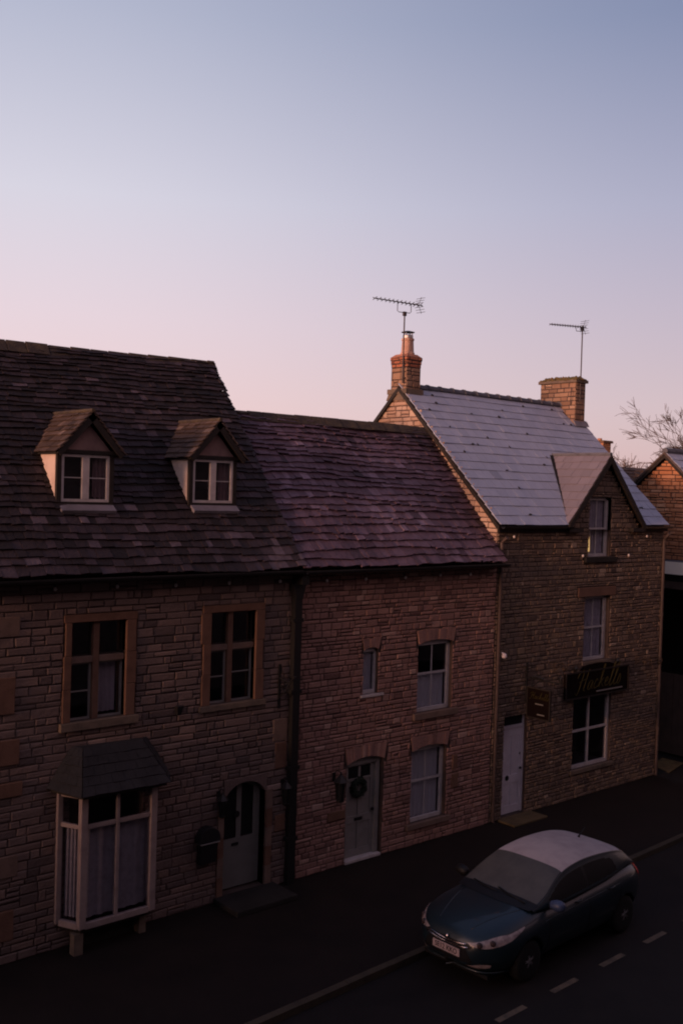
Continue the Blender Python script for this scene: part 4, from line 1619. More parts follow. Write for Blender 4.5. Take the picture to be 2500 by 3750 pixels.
# looping script strokes, letter by letter: (x advance units)
glyphs = {
    'H': ([[(.0, .62), (.10, .80), (.34, .92), (.42, .88), (.32, .45), (.20, .05), (.06, -.12), (-.05, .0)], [(.78, .95), (.64, .45), (.55, .05), (.66, .02)], [(.20, .42), (.45, .50), (.72, .52)]], .80),
    'a': ([[(.36, .36), (.22, .42), (.06, .22), (.08, .04), (.22, .06), (.38, .38), (.34, .08), (.44, .04)]], .46),
    'c': ([[(.32, .34), (.22, .42), (.06, .22), (.10, .03), (.34, .10)]], .36),
    'k': ([[(.02, .06), (.30, .70), (.36, 1.02), (.26, .92), (.10, .05)], [(.14, .22), (.36, .42), (.22, .24), (.40, .03)]], .44),
    'e': ([[(.02, .16), (.26, .30), (.24, .42), (.10, .32), (.10, .06), (.34, .08)]], .36),
    't': ([[(.10, .04), (.30, .80), (.12, .08), (.24, .03), (.32, .1)], [(.08, .50), (.40, .56)]], .34),
    'l': ([[(.0, .1), (.26, .60), (.36, 1.02), (.24, .85), (.10, .08), (.22, .03), (.3, .1)]], .32),
    's': ([[(.02, .05), (.20, .44), (.26, .18), (.12, .01), (.0, .08)]], .34)}


def script(mb, word, x0, z0, size, y, r, m, up=0.0, P=None):
    x = x0
    for c in word:
        st, adv = glyphs[c]
        for line in st:
            pts = []
            for i in range(len(line)-1):
                p_1 = line[max(0, i-1)]
                p0_, p1_ = line[i], line[i+1]
                p2_ = line[min(len(line)-1, i+2)]
                for k in range(5):
                    u = k/5
                    f = lambda a, b_, c_, d: .5*((2*b_)+(-a+c_)*u+(2*a-5*b_+4*c_-d)*u*u+(-a+3*b_-3*c_+d)*u**3)
                    pts.append((f(p_1[0], p0_[0], p1_[0], p2_[0]), f(p_1[1], p0_[1], p1_[1], p2_[1])))
            pts.append(line[-1])
            q = [(x+(px+.22*pz)*size, z0+pz*size+up*(x-x0+px*size)) for px, pz in pts]
            mb.tube([P(a, c_) if P else (a, y, c_) for a, c_ in q], r, m, 5)
        x += adv*size
    return x


b = MB()
script(b, 'Hackells', 19.72, 2.585, .54, ya-.01, .010, 'gold', .03)
b.build('lettering', t)
b = MB()
b.box(20.55, 21.62, ya-.03, ya-.006, 2.53, 2.555, 'pale_grey_paint')
b.build('underline', t)

# hanging sign, square to the wall, on an iron bracket
t = thing('hanging_sign', (17.98, 14.0, 2.6), 'dark square sign hanging from an iron bracket by the lilac door', 'sign')
b = MB()
b.box(17.96, 18.0, YF-.06, YF-.03, 2.55, 3.46, 'black_iron')
b.tube([(17.98, YF-.05, 3.12), (17.98, 13.40, 3.12)], .016, 'black_iron', 8)
b.tube([(17.98, YF-.05, 2.75), (17.98, 14.2, 2.93), (17.98, 14.02, 3.08), (17.98, 13.88, 3.10)], .012, 'black_iron', 8)
sp = [(17.98, 14.05+.02*k**.8*cos(k*.7), 3.20+.012*k**.8*sin(k*.7)) for k in range(12)]
b.tube(sp, .010, 'black_iron', 6)
for k in range(5):
    b.lathe((17.98, 14.16-k*.06, 3.16+.01*sin(k)), [(.02, -.03), (.045, 0), (.02, .04)], 'black_iron', 8)
b.lathe((17.98, 13.42, 3.2), [(.02, -.08), (.035, 0), (.04, .05), (.005, .1)], 'black_iron', 8)
for y in (13.80, 14.22):
    b.tube([(17.98, y, 2.90), (17.98, y, 3.12)], .007, 'black_iron', 6)
b.build('bracket', t)
b = MB()
b.box(17.965, 17.995, 13.70, 14.30, 2.26, 2.90, 'sign_dark')
b.box(17.955, 18.005, 13.67, 13.699, 2.23, 2.93, 'dark_timber')
b.box(17.955, 18.005, 14.301, 14.33, 2.23, 2.93, 'dark_timber')
b.box(17.955, 18.005, 13.70, 14.30, 2.23, 2.259, 'dark_timber')
b.box(17.955, 18.005, 13.70, 14.30, 2.901, 2.93, 'dark_timber')
b.build('board', t)
b = MB()
script(b, 'Hackells', 0, 0, .155, 0, .004, 'gold', 0, P=lambda a, z: (17.958, 14.24-a, 2.68+z))
b.build('lettering', t)
b = MB()
for (ya_, yb_, zz) in ((13.86, 14.08, 2.56), (13.82, 14.02, 2.33)):
    b = MB()
    b.box(17.955, 17.962, ya_, yb_, zz, zz+.025, 'grey_paint')
    b.build('caption_line', t)

# hooks for hanging baskets along the shop front
hk = None
for i, (x, z, wh) in enumerate(((18.95, 3.25, 'between hanging sign and shop sign'), (22.3, 3.12, 'just right of the shop sign'), (22.95, 3.05, 'by the right end of the shop front'))):
    if hk is None:
        b = MB()
        b.tube([(0, -.04, -.1), (0, -.04, .12)], .012, 'rust_iron', 6)
        b.tube([(0, -.04, .1), (.05, -.2, .14), (.08, -.32, .10), (.07, -.34, .04)], .011, 'rust_iron', 6)
        b.tube([(0, -.04, -.08), (.03, -.16, .04), (.06, -.26, .12)], .009, 'rust_iron', 6)
        b.lathe((.05, -.28, .0), [(.01, -.05), (.05, -.02), (.06, .03), (.02, .06)], 'rust_iron', 8)
        hk = b.build('basket_hook')
        o = hk
    else:
        o = hk.copy()
        COL.objects.link(o)
    o.location = (x, YF-.02, z)
    tag(o, 'rusty iron basket hook on the shop wall '+wh, 'hook', 'basket hooks on the shop front')

# ------------------------------------------------------------------ house across the alley
HX = 25.6
h4 = thing('stone_house', (28, 16, 0), 'stone gable end coloured as sunlit orange, with cream fascia and dark garage, right of the shop house', 'house')
AY, AZ = 15.68, 8.40
b = MB()
gh = lambda z: ((AY-2.75*(AZ-z)/2.45 if z > 5.95 else 12.9), (AY+2.9*(AZ-z)/2.45 if z > 5.95 else 18.6))
b.prism([(HX, 12.9, 5.53), (HX, 18.6, 5.53), (HX, 18.6, 5.95), (HX, AY, AZ), (HX, 12.9, 5.92)], (.3, 0, 0), 'mortar')
stones(b, gh, 5.54, AZ-.05, lambda a, z, d: (HX-d, a, z), [], (.07, .15), (.12, .36), 'stone_orange_lit', 81, depth=(.004, .05))
b.box(HX, HX+.3, 17.2, 18.6, -.1, 5.529, 'stone_orange_lit')
b.box(HX, HX+.3, 12.9, 13.3, -.1, 5.529, 'stone_orange_lit')
b.box(HX+2.4, HX+2.6, 13.3, 17.2, -.1, 5.4, 'dark_room')
b.box(HX+8, HX+8.3, 12.9, 18.6, -.1, 8, 'mortar')
b.box(HX+.31, HX+7.99, 18.3, 18.6, -.1, 5.9, 'mortar')
b.box(HX+.31, HX+7.99, 12.9, 13.2, -.1, 5.9, 'mortar')
b.build('wall', h4)
b = MB()
for sg, hw, seed in ((-1, 3.15, 83), (1, 3.3, 84)):
    ez = 5.65
    rise = AZ+.18-ez
    sl = sqrt(hw*hw+rise*rise)
    Pz = (lambda sg, hw, sl, rise: (lambda a, s, nn: (a, AY+sg*hw-sg*hw/sl*s+sg*rise/sl*nn, ez+rise/sl*s+hw/sl*nn)))(sg, hw, sl, rise)
    b.face([Pz(HX-.1, 0, -.02), Pz(HX+8.4, 0, -.02), Pz(HX+8.4, sl, -.02), Pz(HX-.1, sl, -.02)], 'underlay')
    slates(b, Pz, sl, lambda s: (HX-.15, HX+8.4), [sl/13]*13, (.3, .36), 'slate_blue', seed, .012, .008, .018, .006)
b.tube([(HX-.15, AY, AZ+.22), (HX+8.4, AY, AZ+.22)], .09, 'ridge_blue', 8)
b.build('roof', h4)
b = MB()
for sg, hw in ((-1, 3.15), (1, 3.3)):
    p = Vector((HX-.17, AY, AZ+.19))
    q = Vector((HX-.17, AY+sg*hw, 5.67))
    dn = Vector((0, 0, -.17))
    b.prism([p, q, q+dn, p+dn], (.05, 0, 0), 'dark_timber')
    b.prism([p+Vector((-.02, 0, .005)), q+Vector((-.02, 0, .005)), q+Vector((-.02, 0, -.06)), p+Vector((-.02, 0, -.06))], (.018, 0, 0), 'brown_pipe')
b.build('barge_board', h4)
b = MB()
b.prism([(HX-.36, 13.2, 5.16), (HX-.24, 13.2, 5.50), (HX-.19, 13.2, 5.50), (HX-.31, 13.2, 5.16)], (0, 4.1, 0), 'cream')  # board leant back to catch more sky light
b.box(HX-.22, HX-.001, 13.2, 17.3, 5.505, 5.535, 'lead')
b.build('fascia', h4)
b = MB()
b.box(HX-.20, HX-.02, 13.3, 17.2, 4.95, 5.159, 'black_plastic')
b.box(HX-.23, HX-.02, 13.3, 17.2, 4.74, 4.949, 'brown_pipe')
b.build('lintel', h4)
b = MB()
for k in range(20):
    y = 13.3+k*.195
    b.box(HX+.02+.004*(k % 2), HX+.07, y+.003, y+.192, .05, 2.32, 'brown_gate')
b.build('garage_gate', h4)

# ------------------------------------------------------------------ things far beyond
h5 = thing('house', (46, 31, 0), 'distant dull brown tiled roof below the bare trees', 'house')
b = MB()
b.box(40, 56, 30.5, 37, -.1, 6.6, 'stone_brown')
b.build('wall', h5)
b = MB()
P5 = slope_map(30.2, 6.5, .72)
LEN5 = 3.55*sqrt(1+.72**2)
b.face([P5(39.6, 0, 0), P5(56.4, 0, 0), P5(56.4, LEN5, 0), P5(39.6, LEN5, 0)], 'underlay')
slates(b, P5, LEN5, lambda s: (39.6, 56.4), [LEN5/14]*14, (.3, .5), 'slate_warm', 91, .03, .02, .03)
b.face([(39.6, 33.76, 9.05), (56.4, 33.76, 9.05), (56.4, 37.3, 6.5), (39.6, 37.3, 6.5)], 'underlay')
b.build('roof', h5)
b = MB()
b.box(46.5, 47.0, 32.9, 33.25, 8.6, 9.2, 'slate_warm')  # small block made up to carry the painted glint
dm = b.build('glint_block', h5)
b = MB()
b.box(46.6, 46.9, 32.86, 32.899, 8.72, 9.08, 'sun_glint')
b.build('glint_patch', dm)
h6 = thing('house', (37.5, 26, 0), 'distant house of which only one brick chimney shows behind the shop roof', 'house')
b = MB()
b.box(34.5, 41, 24, 30, -.1, 5.6, 'stone_brown')
b.prism([(34.5, 24, 5.6), (34.5, 30, 5.6), (34.5, 27, 8.3)], (6.5, 0, 0), 'slate_warm')
b.build('wall', h6)
b = MB()
blockwork(b, 38.0, 38.6, 26.5, 27.35, 7.9, 9.72, (.09, .1), (.2, .25), 'stone_orange_lit', 93)
b.box(37.93, 38.67, 26.43, 27.42, 9.72, 9.80, 'dressed_tan')
b.prism([(37.95, 26.45, 9.80), (38.65, 26.45, 9.80), (38.65, 27.4, 9.80), (37.95, 27.4, 9.80)], (0, 0, .03), 'moss')
b.lathe((38.3, 26.9, 9.8), [(.12, 0), (.1, .12), (.11, .14)], 'terracotta', 12)
b.build('chimney', h6)

# ------------------------------------------------------------------ bare winter trees
def tree(loc, height, label, seed, spread=.5, levels=6, m2='twig', first=.28, name='bare_tree'):
    g = random.Random(seed)
    t = thing(name, loc, label, 'tree', 'winter trees behind the houses')
    tr, cr = MB(), MB()

    def grow(p, d, ln, r, lv):
        r = max(r, .013)
        q = p+d*ln
        mid = p+d*ln*.5+Vector((g.uniform(-1, 1), g.uniform(-1, 1), g.uniform(-.3, .6)))*ln*.07
        (tr if lv < 2 else cr).tube([p, mid, q], [r, r*.85, r*.7], 'bark' if lv < 3 else m2, 7 if lv < 2 else (4 if lv < 4 else 3), cap=lv < 2)
        if lv >= levels:
            return
        k = g.choice((2, 3, 3)) if lv < levels-1 else g.choice((4, 5, 6))
        for i in range(k):
            a = d.orthogonal().normalized()
            a = Matrix.Rotation(g.uniform(0, 2*pi), 3, d) @ a
            nd = (d+a*g.uniform(.35, .95)*spread*2+Vector((0, 0, .10))).normalized()
            s = p+(q-p)*(1.0 if i == 0 else g.uniform(.55, 1.0))
            grow(s, nd, ln*g.uniform(.62, .86), r*g.uniform(.5, .68), lv+1)
    p = Vector(loc)
    d = Vector((g.uniform(-.05, .05), g.uniform(-.05, .05), 1)).normalized()
    r = height*.020
    ln = height*first
    q = p+d*ln
    tr.tube([p, p+d*ln*.5, q], [r*1.3, r*1.05, r], 'bark', 9)
    for i in range(6):
        a = Matrix.Rotation(2*pi*i/6+g.uniform(-.4, .4), 3, d) @ d.orthogonal().normalized()
        nd = (d+a*g.uniform(.35, .9)*spread*1.6).normalized()
        grow(p+d*ln*g.uniform(.8, 1.0), nd, height*.2*g.uniform(.85, 1.15), r*.6, 1)
    tr.build('trunk', t)
    cr.build('crown', t)
    return t


tree((56.4, 28.0, 0), 14.2, 'large bare twiggy tree rising at the right edge of the picture', 101, .5, 8, 'twig')
tree((56.2, 33.6, 0), 10.6, 'bare bushy tree left of the largest one behind the orange gable', 102, .6, 8, 'twig')
tree((58.5, 38.0, 0), 8.7, 'low pale bare tree above the distant brown roof', 103, .6, 8, 'twig_pale')
tree((54.5, 38.4, 0), 7.9, 'low dense bare tree beside the distant brick chimney', 104, .65, 8, 'twig_pale')
tree((57.0, 38.0, 0), 12.0, 'thin upright sapling with fine branches above the distant roof', 105, .2, 5, 'twig_pale')

# ------------------------------------------------------------------ parked car
car = thing('parked_car', (11.09, 10.19, -.1), 'dark blue hatchback with frosted roof parked at the kerb', 'car', None, radians(2.5))
CL = 4.32


def pl(tab, x):
    """monotone-ish smooth interpolation of a table"""
    if x <= tab[0][0]:
        return tab[0][1]
    for i in range(len(tab)-1):
        if x <= tab[i+1][0]:
            x0, y0 = tab[i]
            x1, y1 = tab[i+1]
            h = x1-x0
            m0 = (tab[i+1][1]-tab[i-1][1])/(tab[i+1][0]-tab[i-1][0]) if i > 0 else (y1-y0)/h
            m1 = (tab[i+2][1]-tab[i][1])/(tab[i+2][0]-tab[i][0]) if i+2 < len(tab) else (y1-y0)/h
            t = (x-x0)/h
            return (2*t**3-3*t*t+1)*y0+(t**3-2*t*t+t)*h*m0+(-2*t**3+3*t*t)*y1+(t**3-t*t)*h*m1
    return tab[-1][1]


HW = [(0, .40), (.04, .50), (.12, .61), (.25, .73), (.45, .825), (.8, .882), (1.3, .88), (2.2, .875), (3.2, .885), (3.7, .87), (4.0, .82), (4.2, .72), (4.29, .62), (4.32, .52)]
ZT_ = [(0, .62), (.06, .72), (.18, .79), (.4, .86), (.7, .92), (1.0, .955), (1.2, .985), (2.0, 1.0), (3.0, 1.05), (3.6, 1.085), (4.0, 1.06), (4.2, 1.0), (4.32, .86)]
ZL = [(0, .34), (.1, .28), (.3, .23), (1, .20), (3.3, .20), (4.0, .24), (4.32, .34)]


def bodyring(u, n=40):
    hw, zt, zl = pl(HW, u), pl(ZT_, u), pl(ZL, u)
    zm = zl+(zt-zl)*.52
    pts = []
    for k in range(n+1):          # from top centre down the left side to bottom centre
        th = pi/2-pi*k/n
        c, s = cos(th), sin(th)
        c = max(0, c)
        if s >= 0:
            v = hw*c**.42
            z = zm+(zt-zm)*s**.62+.035*(1-(v/hw)**2)*s
        else:
            v = hw*(.965 if s < -.3 else 1-.117*(-s))*c**.30
            z = zm-(zm-zl)*(-s)**.5
        pts.append((v, z))
    return pts


def side_v(u, z):
    pr = bodyring(u, 60)
    best = 0
    for i in range(len(pr)-1):
        (v0, z0), (v1, z1) = pr[i], pr[i+1]
        if (z0-z)*(z1-z) <= 0 and z0 != z1:
            t = (z-z0)/(z1-z0)
            best = max(best, v0+(v1-v0)*t)
    return best


def nose_u(v, z):
    lo, hi = 0.0, 1.0
    if side_v(0, z) >= abs(v):
        return 0.0
    for _ in range(22):
        m_ = (lo+hi)/2
        if side_v(m_, z) >= abs(v):
            hi = m_
        else:
            lo = m_
    return hi


def carpart(mb, name, parent=car, smooth=True, label=None, **k):
    ob = mb.build(name, None, smooth=smooth, **k)
    ob.parent = parent
    if label:
        ob['label'] = label
    return ob


us = [0, .01, .03, .06, .1, .15, .2, .27, .35, .45]+[.55+.1*i for i in range(34)]+[3.95, 4.03, 4.1, 4.16, 4.21, 4.25, 4.28, 4.30, 4.32]
n = 40
vs, fs = [], []
for u in us:
    pr = bodyring(u, n)
    ring = [(u, -v, z) for v, z in pr] + [(u, v, z) for v, z in pr[-2:0:-1]]
    vs += ring
R = 2*n
for i in range(len(us)-1):
    for k in range(R):
        fs.append((i*R+k, (i+1)*R+k, (i+1)*R+(k+1) % R, i*R+(k+1) % R))
fs.append(tuple(range(R)))
fs.append(tuple((len(us)-1)*R+k for k in range(R))[::-1])
b = MB()
b.mesh(vs, fs, 'car_blue')
body = b.build('body', None, smooth=True)
# wheel arches cut out of the body, then the cutters are thrown away
cuts = []
for u in (.90, 3.56):
    for sg in (-1, 1):
        c = MB()
        c.lathe((u, sg*.60, .315), [(.355, 0), (.355, .45)] if sg > 0 else [(.355, 0), (.355, .45)], 'car_black', 36, (0, sg, 0))
        co = c.build('arch_tool')
        cuts.append(co)
        md = body.modifiers.new('arch', 'BOOLEAN')
        md.operation = 'DIFFERENCE'
        md.solver = 'EXACT'
        md.object = co
dg = bpy.context.evaluated_depsgraph_get()
newme = bpy.data.meshes.new_from_object(body.evaluated_get(dg))
body.modifiers.clear()
body.data = newme
for co in cuts:
    bpy.data.objects.remove(co)
body.parent = car

# cabin: belt to roof
ROOF = [(1.12, .985), (1.4, 1.13), (1.7, 1.285), (1.95, 1.385), (2.2, 1.435), (2.6, 1.465), (3.0, 1.455), (3.4, 1.42), (3.65, 1.375), (3.8, 1.325), (3.95, 1.20), (4.12, 1.03)]
BELTV = [(1.1, .74), (1.5, .80), (2.2, .825), (3.2, .81), (3.7, .75), (4.15, .66)]
tumble = .50


def cabin_pt(u, q):
    """q 0..1 from the belt (left) up the side and across to the centre"""
    zb = min(pl(ZT_, u)-.02, pl(ROOF, u))
    h = pl(ROOF, u)
    bv = pl(BELTV, u)
    rise = max(.0, h-zb)
    sidefrac = .55
    drop = min(.075, rise*.35)
    zs_ = h-drop
    vtop = bv-tumble*(zs_-zb)
    if q < sidefrac:
        t = q/sidefrac
        bulge = .018*sin(pi*t)
        return (bv-tumble*(zs_-zb)*t+bulge*min(1, rise*3), zb+(zs_-zb)*t)
    t = (q-sidefrac)/(1-sidefrac)
    a = t*pi/2
    v = vtop*(cos(a)**.72 if t < 1 else 0)
    z = zs_+(drop)*sin(a)**.9
    return (v, z)


nu, nq = 90, 34
UU = [1.12+(4.12-1.12)*i/nu for i in range(nu+1)]
groups = {}


def cls(u, q, v, z):
    zb = pl(ZT_, u)
    h = pl(ROOF, u)
    if q > .55:
        t = (q-.55)/.45
        if u < 1.98:
            if u < 1.27:
                return 'windscreen_border'
            return 'windscreen' if t > .22 else ('windscreen_border' if t > .15 else 'cabin_frame')
        if u < 3.72:
            return 'roof' if t > .16 else 'cabin_frame'
        return 'rear_window' if t > .22 and u > 3.80 else 'cabin_frame'
    t = q/.55
    top = .86 if u > 1.75 else .86-(1.75-u)*.4
    if 1.50 < u < 2.45 and .10 < t < top:
        return 'side_window_front'
    if 2.53 < u < 3.42-(t*.12) and .10 < t < .86-max(0, u-3.1)*.45:
        return 'side_window_rear'
    if 2.45 <= u <= 2.53 and .10 < t < .86:
        return 'pillar'
    return 'cabin_frame'


for sg in (-1, 1):
    for i in range(nu):
        for k in range(nq):
            u = (UU[i]+UU[i+1])/2
            q0, q1 = k/nq, (k+1)/nq
            v, z = cabin_pt(u, (q0+q1)/2)
            c = cls(u, (q0+q1)/2, v, z)
            pts4 = []
            for (uu_, qq) in ((UU[i], q0), (UU[i+1], q0), (UU[i+1], q1), (UU[i], q1)):
                v, z = cabin_pt(uu_, qq)
                pts4.append((uu_, sg*v, z))
            if sg > 0:
                pts4 = pts4[::-1]
            key = (c, sg if c.startswith('side_window') or c == 'pillar' else 0)
            groups.setdefault(key, []).append(pts4)


def weld(quads, m):
    mb = MB()
    idx, vs, fs = {}, [], []
    for q in quads:
        f = []
        for p in q:
            k = tuple(round(c, 5) for c in p)
            if k not in idx:
                idx[k] = len(vs)
                vs.append(p)
            if idx[k] not in f:
                f.append(idx[k])
        if len(f) > 2:
            fs.append(tuple(f))
    mb.mesh(vs, fs, m)
    return mb


mm = {'windscreen': 'frost_glass', 'roof': 'frost', 'rear_window': 'frost_glass', 'side_window_front': 'car_glass', 'side_window_rear': 'car_glass', 'pillar': 'car_black', 'cabin_frame': 'car_blue', 'windscreen_border': 'car_black'}
lb = {'roof': 'frost covered pale roof'}
nm = {'side_window_front': 'side_window', 'side_window_rear': 'side_window', 'pillar': 'door_pillar'}
roof_o = None
for (c, sg), quads in groups.items():
    o = carpart(weld(quads, mm[c]), nm.get(c, c), label=lb.get(c))
    if c == 'roof':
        roof_o = o
# cowl at the foot of the windscreen
b = MB()
vs, fs = [], []
for k in range(25):
    v = -.70+1.40*k/24
    u = 1.12+.10*(1-(abs(v)/.72)**2)*-1+.02
    z = pl(ZT_, 1.1)+.035*(1-(v/.88)**2)
    vs += [(u-.05, v, z-.012), (u+.10, v, z+.035)]
for k in range(24):
    fs.append((2*k, 2*k+2, 2*k+3, 2*k+1))
b.mesh(vs, fs, 'car_black')
b.tube([(1.16, -.55, 1.03), (1.22, -.15, 1.06), (1.27, .05, 1.075)], .010, 'car_black', 6)
b.tube([(1.16, .0, 1.05), (1.22, .35, 1.06), (1.27, .55, 1.055)], .010, 'car_black', 6)
carpart(b, 'wiper_cowl')


def nose_patch(mb, poly_rows, m, off, cols=16):
    """rows of (z, v0, v1): a sheet lying just off the nose surface"""
    vs, fs = [], []
    for z, v0, v1 in poly_rows:
        for k in range(cols+1):
            v = v0+(v1-v0)*k/cols
            vs.append((nose_u(v, z)-off, v, z))
    c = cols+1
    for i in range(len(poly_rows)-1):
        for k in range(cols):
            fs.append((i*c+k, i*c+k+1, (i+1)*c+k+1, (i+1)*c+k))
    mb.mesh(vs, fs, m)


b = MB()      # dark hexagonal grille and lower intake
nose_patch(b, [(.27, -.34, .34), (.33, -.42, .42), (.42, -.46, .46), (.50, -.42, .42), (.58, -.36, .36)], 'car_black', .010)
nose_patch(b, [(.575, -.30, .30), (.60, -.42, .42), (.635, -.46, .46), (.66, -.40, .40)], 'car_black', .012)
gro = carpart(b, 'grille')
for z, wv in ((.602, .40), (.642, .36)):
    b = MB()
    pts_ = []
    for k in range(17):
        v = -wv+2*wv*k/16
        zz = z-.012+.028*(abs(v)/wv)**1.5
        pts_.append((nose_u(v, zz)-.022, v, zz))
    b.tube(pts_, [.004+.009*(abs(k-8)/8)**.6 for k in range(17)], 'chrome', 6)
    carpart(b, 'chrome_bar', gro)
b = MB()
b.lathe((-.018, 0, .668), [(.030, 0), (.033, .006), (.02, .012)], 'chrome', 18, (-1, 0, .25))
carpart(b, 'emblem', gro)
b = MB()
b.box(-.030, -.012, -.26, .26, .44, .55, 'plate_white')
plt = carpart(b, 'number_plate', smooth=False)
cu = bpy.data.curves.new('plate_lettering', 'FONT')
cu.body = 'SE12 KKO'
cu.size = .108
cu.align_x = 'CENTER'
cu.align_y = 'CENTER'
cu.extrude = .001
cu.offset = .0015
cu.materials.append(MATS['ink'])
tx = bpy.data.objects.new('plate_lettering', cu)
COL.objects.link(tx)
tme = bpy.data.meshes.new_from_object(tx.evaluated_get(bpy.context.evaluated_depsgraph_get()))
bpy.data.objects.remove(tx)
tx = bpy.data.objects.new('plate_lettering', tme)
COL.objects.link(tx)
tx.parent = plt
tx.location = (-.033, 0, .495)
tx.rotation_euler = (pi/2, 0, -pi/2)
tx.scale = (.92, 1, 1)


def side_patch(rows, sg, m, off, cols=14, mb=None):
    """rows of (t, list of (u, zlow, zhigh)): strip over the body's front corner"""
    mb = mb or MB()
    vs, fs = [], []
    nr = 8
    for (u, z0, z1) in rows:
        for k in range(nr+1):
            z = z0+(z1-z0)*k/nr
            v = side_v(u, z)
            vs.append((u-off*.7, sg*(v+off*.7), z+off*.4))
    for i in range(len(rows)-1):
        for k in range(nr):
            a = i*(nr+1)+k
            f = (a, a+1, a+nr+2, a+nr+1)
            fs.append(f if sg < 0 else f[::-1])
    mb.mesh(vs, fs, m)
    return mb


hl = [(.03, .645, .675), (.07, .635, .700), (.13, .635, .725), (.20, .645, .75), (.28, .665, .775), (.38, .69, .795), (.50, .72, .80), (.62, .765, .82), (.74, .805, .838), (.82, .835, .848)]
for sg in (-1, 1):
    o = carpart(side_patch(hl, sg, 'lamp_lens', .012), 'headlight')
    b = MB()
    for (u, z) in ((.10, .68), (.24, .715)):
        v = side_v(u, z)
        b.lathe((u-.02, sg*(v+.002), z), [(.045, 0), (.04, .018), (.022, .022)], 'lamp_dark', 14, (-.75, sg*.6, .3))
    carpart(b, 'lamp_bowl', o)
    fl = [(.02, .335, .35), (.05, .325, .375), (.10, .322, .395), (.16, .33, .40), (.21, .35, .395)]
    o = carpart(side_patch(fl, sg, 'lamp_lens', .010), 'fog_light')
    tl = [(4.04, .88, .99), (4.10, .85, 1.0), (4.16, .84, .99), (4.22, .83, .96), (4.27, .83, .93)]
    mb = MB()
    vs, fs = [], []
    for (u, z0, z1) in tl:
        for k in range(7):
            z = z0+(z1-z0)*k/6
            vs.append((u+.012, sg*(side_v(u, z)+.012), z))
    for i in range(len(tl)-1):
        for k in range(6):
            a = i*7+k
            fs.append((a, a+1, a+8, a+7))
    mb.mesh(vs, fs, 'red_lens')
    carpart(mb, 'tail_light')
    # mirrors: near one coloured by reflected sky, far one blackened as shade
    b = MB()
    b.lathe((1.46, sg*.95, 1.035), [(.02, -.13), (.06, -.11), (.085, -.04), (.088, .03), (.07, .09), (.03, .115)], 'mirror_sky_blue' if sg < 0 else 'car_black', 14, (.12, sg*1.0, .05))
    ob = carpart(b, 'door_mirror')
    b = MB()
    b.tube([(1.46, sg*.80, .985), (1.46, sg*.88, 1.01)], .025, 'car_black', 8)
    carpart(b, 'mirror_stem', ob)
    # door handles
    for u in (2.22, 3.12):
        v = side_v(u, .88)
        b = MB()
        b.tube([(u-.09, sg*(v+.006), .885), (u-.05, sg*(v+.03), .887), (u+.05, sg*(v+.03), .889), (u+.09, sg*(v+.006), .89)], .012, 'car_blue', 8)
        carpart(b, 'door_handle')
for sg in (-1, 1):
    b = MB()
    def top_z(u, v):
        pr = bodyring(u, 60)
        for i in range(len(pr)-1):
            if pr[i][0] <= v <= pr[i+1][0]:
                t_ = (v-pr[i][0])/max(1e-6, pr[i+1][0]-pr[i][0])
                return pr[i][1]+(pr[i+1][1]-pr[i][1])*t_
        return pr[0][1]
    b.tube([(u, sg*(.30+.30*(u-.15)), top_z(u, .30+.30*(u-.15))-.004) for u in (.18, .3, .45, .6, .75, .9, 1.05)], .010, 'car_blue', 6)
    carpart(b, 'bonnet_crease')
    b = MB()
    b.tube([(u, sg*(pl(HW, u)*.93-.02), top_z(u, pl(HW, u)*.93-.02)+.001) for u in (.30, .45, .6, .75, .9, 1.05, 1.15)], .004, 'car_black', 5)
    carpart(b, 'bonnet_gap')
# bumper lip
b = MB()
pts_ = []
for k in range(33):
    v = -.74+1.48*k/32
    pts_.append((nose_u(v, .27)-.012, v, .245))
b.tube(pts_, [.012+.010*min(1, abs(k-16)/8) for k in range(33)], 'car_blue', 6)
carpart(b, 'bumper_lip')
# shut lines of the two left and two right doors
for sg in (-1, 1):
    for (ua, ub) in ((1.34, 1.40), (2.46, 2.48), (3.30, 3.42)):
        b = MB()
        b.tube([(ua+(ub-ua)*k/6, sg*(side_v(ua+(ub-ua)*k/6, .34+.10*k)+.001), .34+.10*k) for k in range(7)], .005, 'car_black', 5)
        carpart(b, 'door_gap')
# swage line
for sg in (-1, 1):
    b = MB()
    b.tube([(u, sg*(side_v(u, .80+.035*(u-1))-.002), .80+.035*(u-1)) for u in (1.3, 1.8, 2.3, 2.8, 3.3, 3.8, 4.0)], .008, 'car_blue', 6)
    carpart(b, 'swage_line')
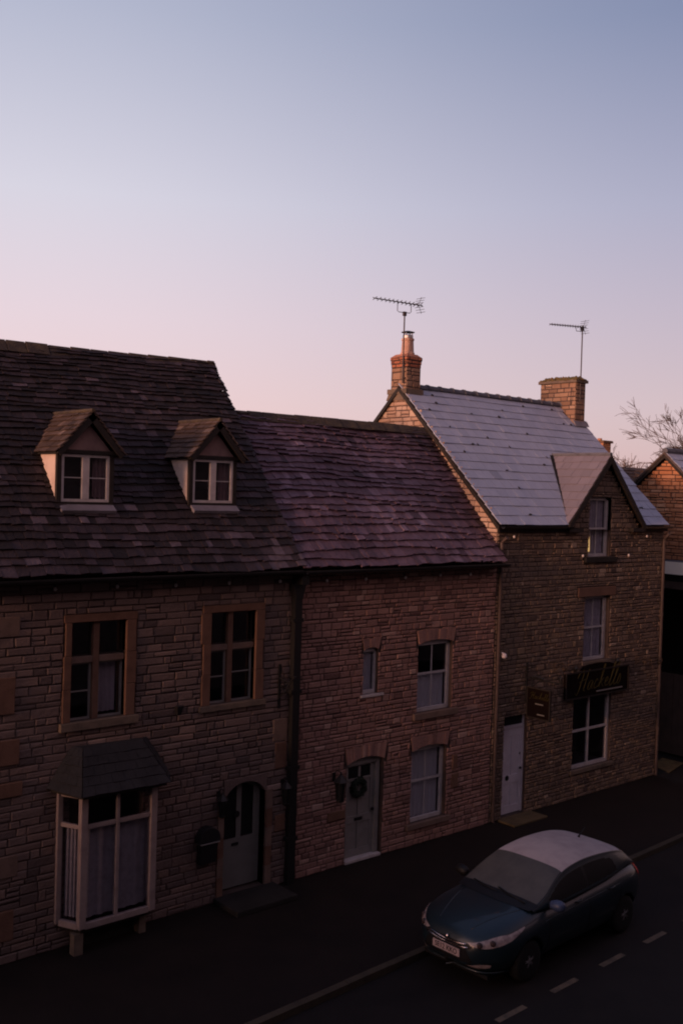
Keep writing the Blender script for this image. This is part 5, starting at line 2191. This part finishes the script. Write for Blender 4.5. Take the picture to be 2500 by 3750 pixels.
# wheels
for u in (.90, 3.56):
    for sg in (-1, 1):
        b = MB()
        yo = sg*.66
        b.lathe((u, yo, .315), [(.20, 0), (.29, .0), (.312, .03), (.315, .08), (.315, .13), (.305, .175), (.285, .195), (.225, .20)], 'tyre', 32, (0, sg, 0))
        wh = carpart(b, 'wheel')
        b = MB()
        fc = Vector((u, yo+sg*.185, .315))
        b.lathe((u, yo+sg*.12, .315), [(.21, 0), (.225, .05), (.23, .078), (.212, .080), (.205, .03)], 'alloy', 28, (0, sg, 0))
        for k in range(5):
            for dd in (-.13, .13):
                a = 2*pi*k/5+.5+dd
                a2 = 2*pi*k/5+.5+dd*1.3
                p = fc+Vector((cos(a)*.04, sg*.005, sin(a)*.04))
                q = fc+Vector((cos(a2)*.21, -sg*.005, sin(a2)*.21))
                b.tube([p, q], [.016, .013], 'alloy', 6)
        b.lathe(tuple(fc-Vector((0, sg*.02, 0))), [(.05, 0), (.05, .03), (.035, .04)], 'alloy', 16, (0, sg, 0))
        carpart(b, 'rim', wh, smooth=False)
b = MB()
for sg in (-1, 1):
    for u in (.90, 3.56):
        b.lathe((u, sg*.52, .315), [(.35, 0), (.35, .08)], 'car_black', 28, (0, sg, 0))
b.box(.2, 4.15, -.62, .62, .15, .21, 'car_black')
carpart(b, 'underside', smooth=False)
b = MB()
b.tube([(3.42, 0, 1.425), (3.46, 0, 1.46), (3.60, 0, 1.56)], [.022, .012, .006], 'car_black', 8)
o = carpart(b, 'antenna', roof_o)

# ------------------------------------------------------------------ unseen houses behind and left of the viewpoint, added to shade the street
h7 = thing('stone_house', (10, -4, 0), 'long unseen stone house behind the viewpoint, raised tall to shade the street', 'house')
b = MB()
b.box(-30, 55, -7.5, -1.5, -.1, 10.4, 'stone_grey')  # height raised to cut sky light from the street
b.build('wall', h7)
b = MB()
b.box(-30, -2.6, -1.49, 6.0, -.1, 9.8, 'stone_grey')  # projecting block added out of view to darken the left cottage's lower wall
b.build('shade_wing', h7)
b = MB()
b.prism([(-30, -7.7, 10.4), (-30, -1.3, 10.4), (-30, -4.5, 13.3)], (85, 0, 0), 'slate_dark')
b.build('roof', h7)
h8 = thing('stone_house', (-44, 14, 0), 'unseen stone house added at the left end of the street to shade its lower walls', 'house')
b = MB()
b.box(-50, -42, -1, 34, -.1, 6.6, 'stone_grey')  # unseen block put here to keep low sun off the lower walls
b.build('wall', h8)
b = MB()
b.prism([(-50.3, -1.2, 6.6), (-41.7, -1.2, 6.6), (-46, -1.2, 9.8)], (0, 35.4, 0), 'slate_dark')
b.build('roof', h8)
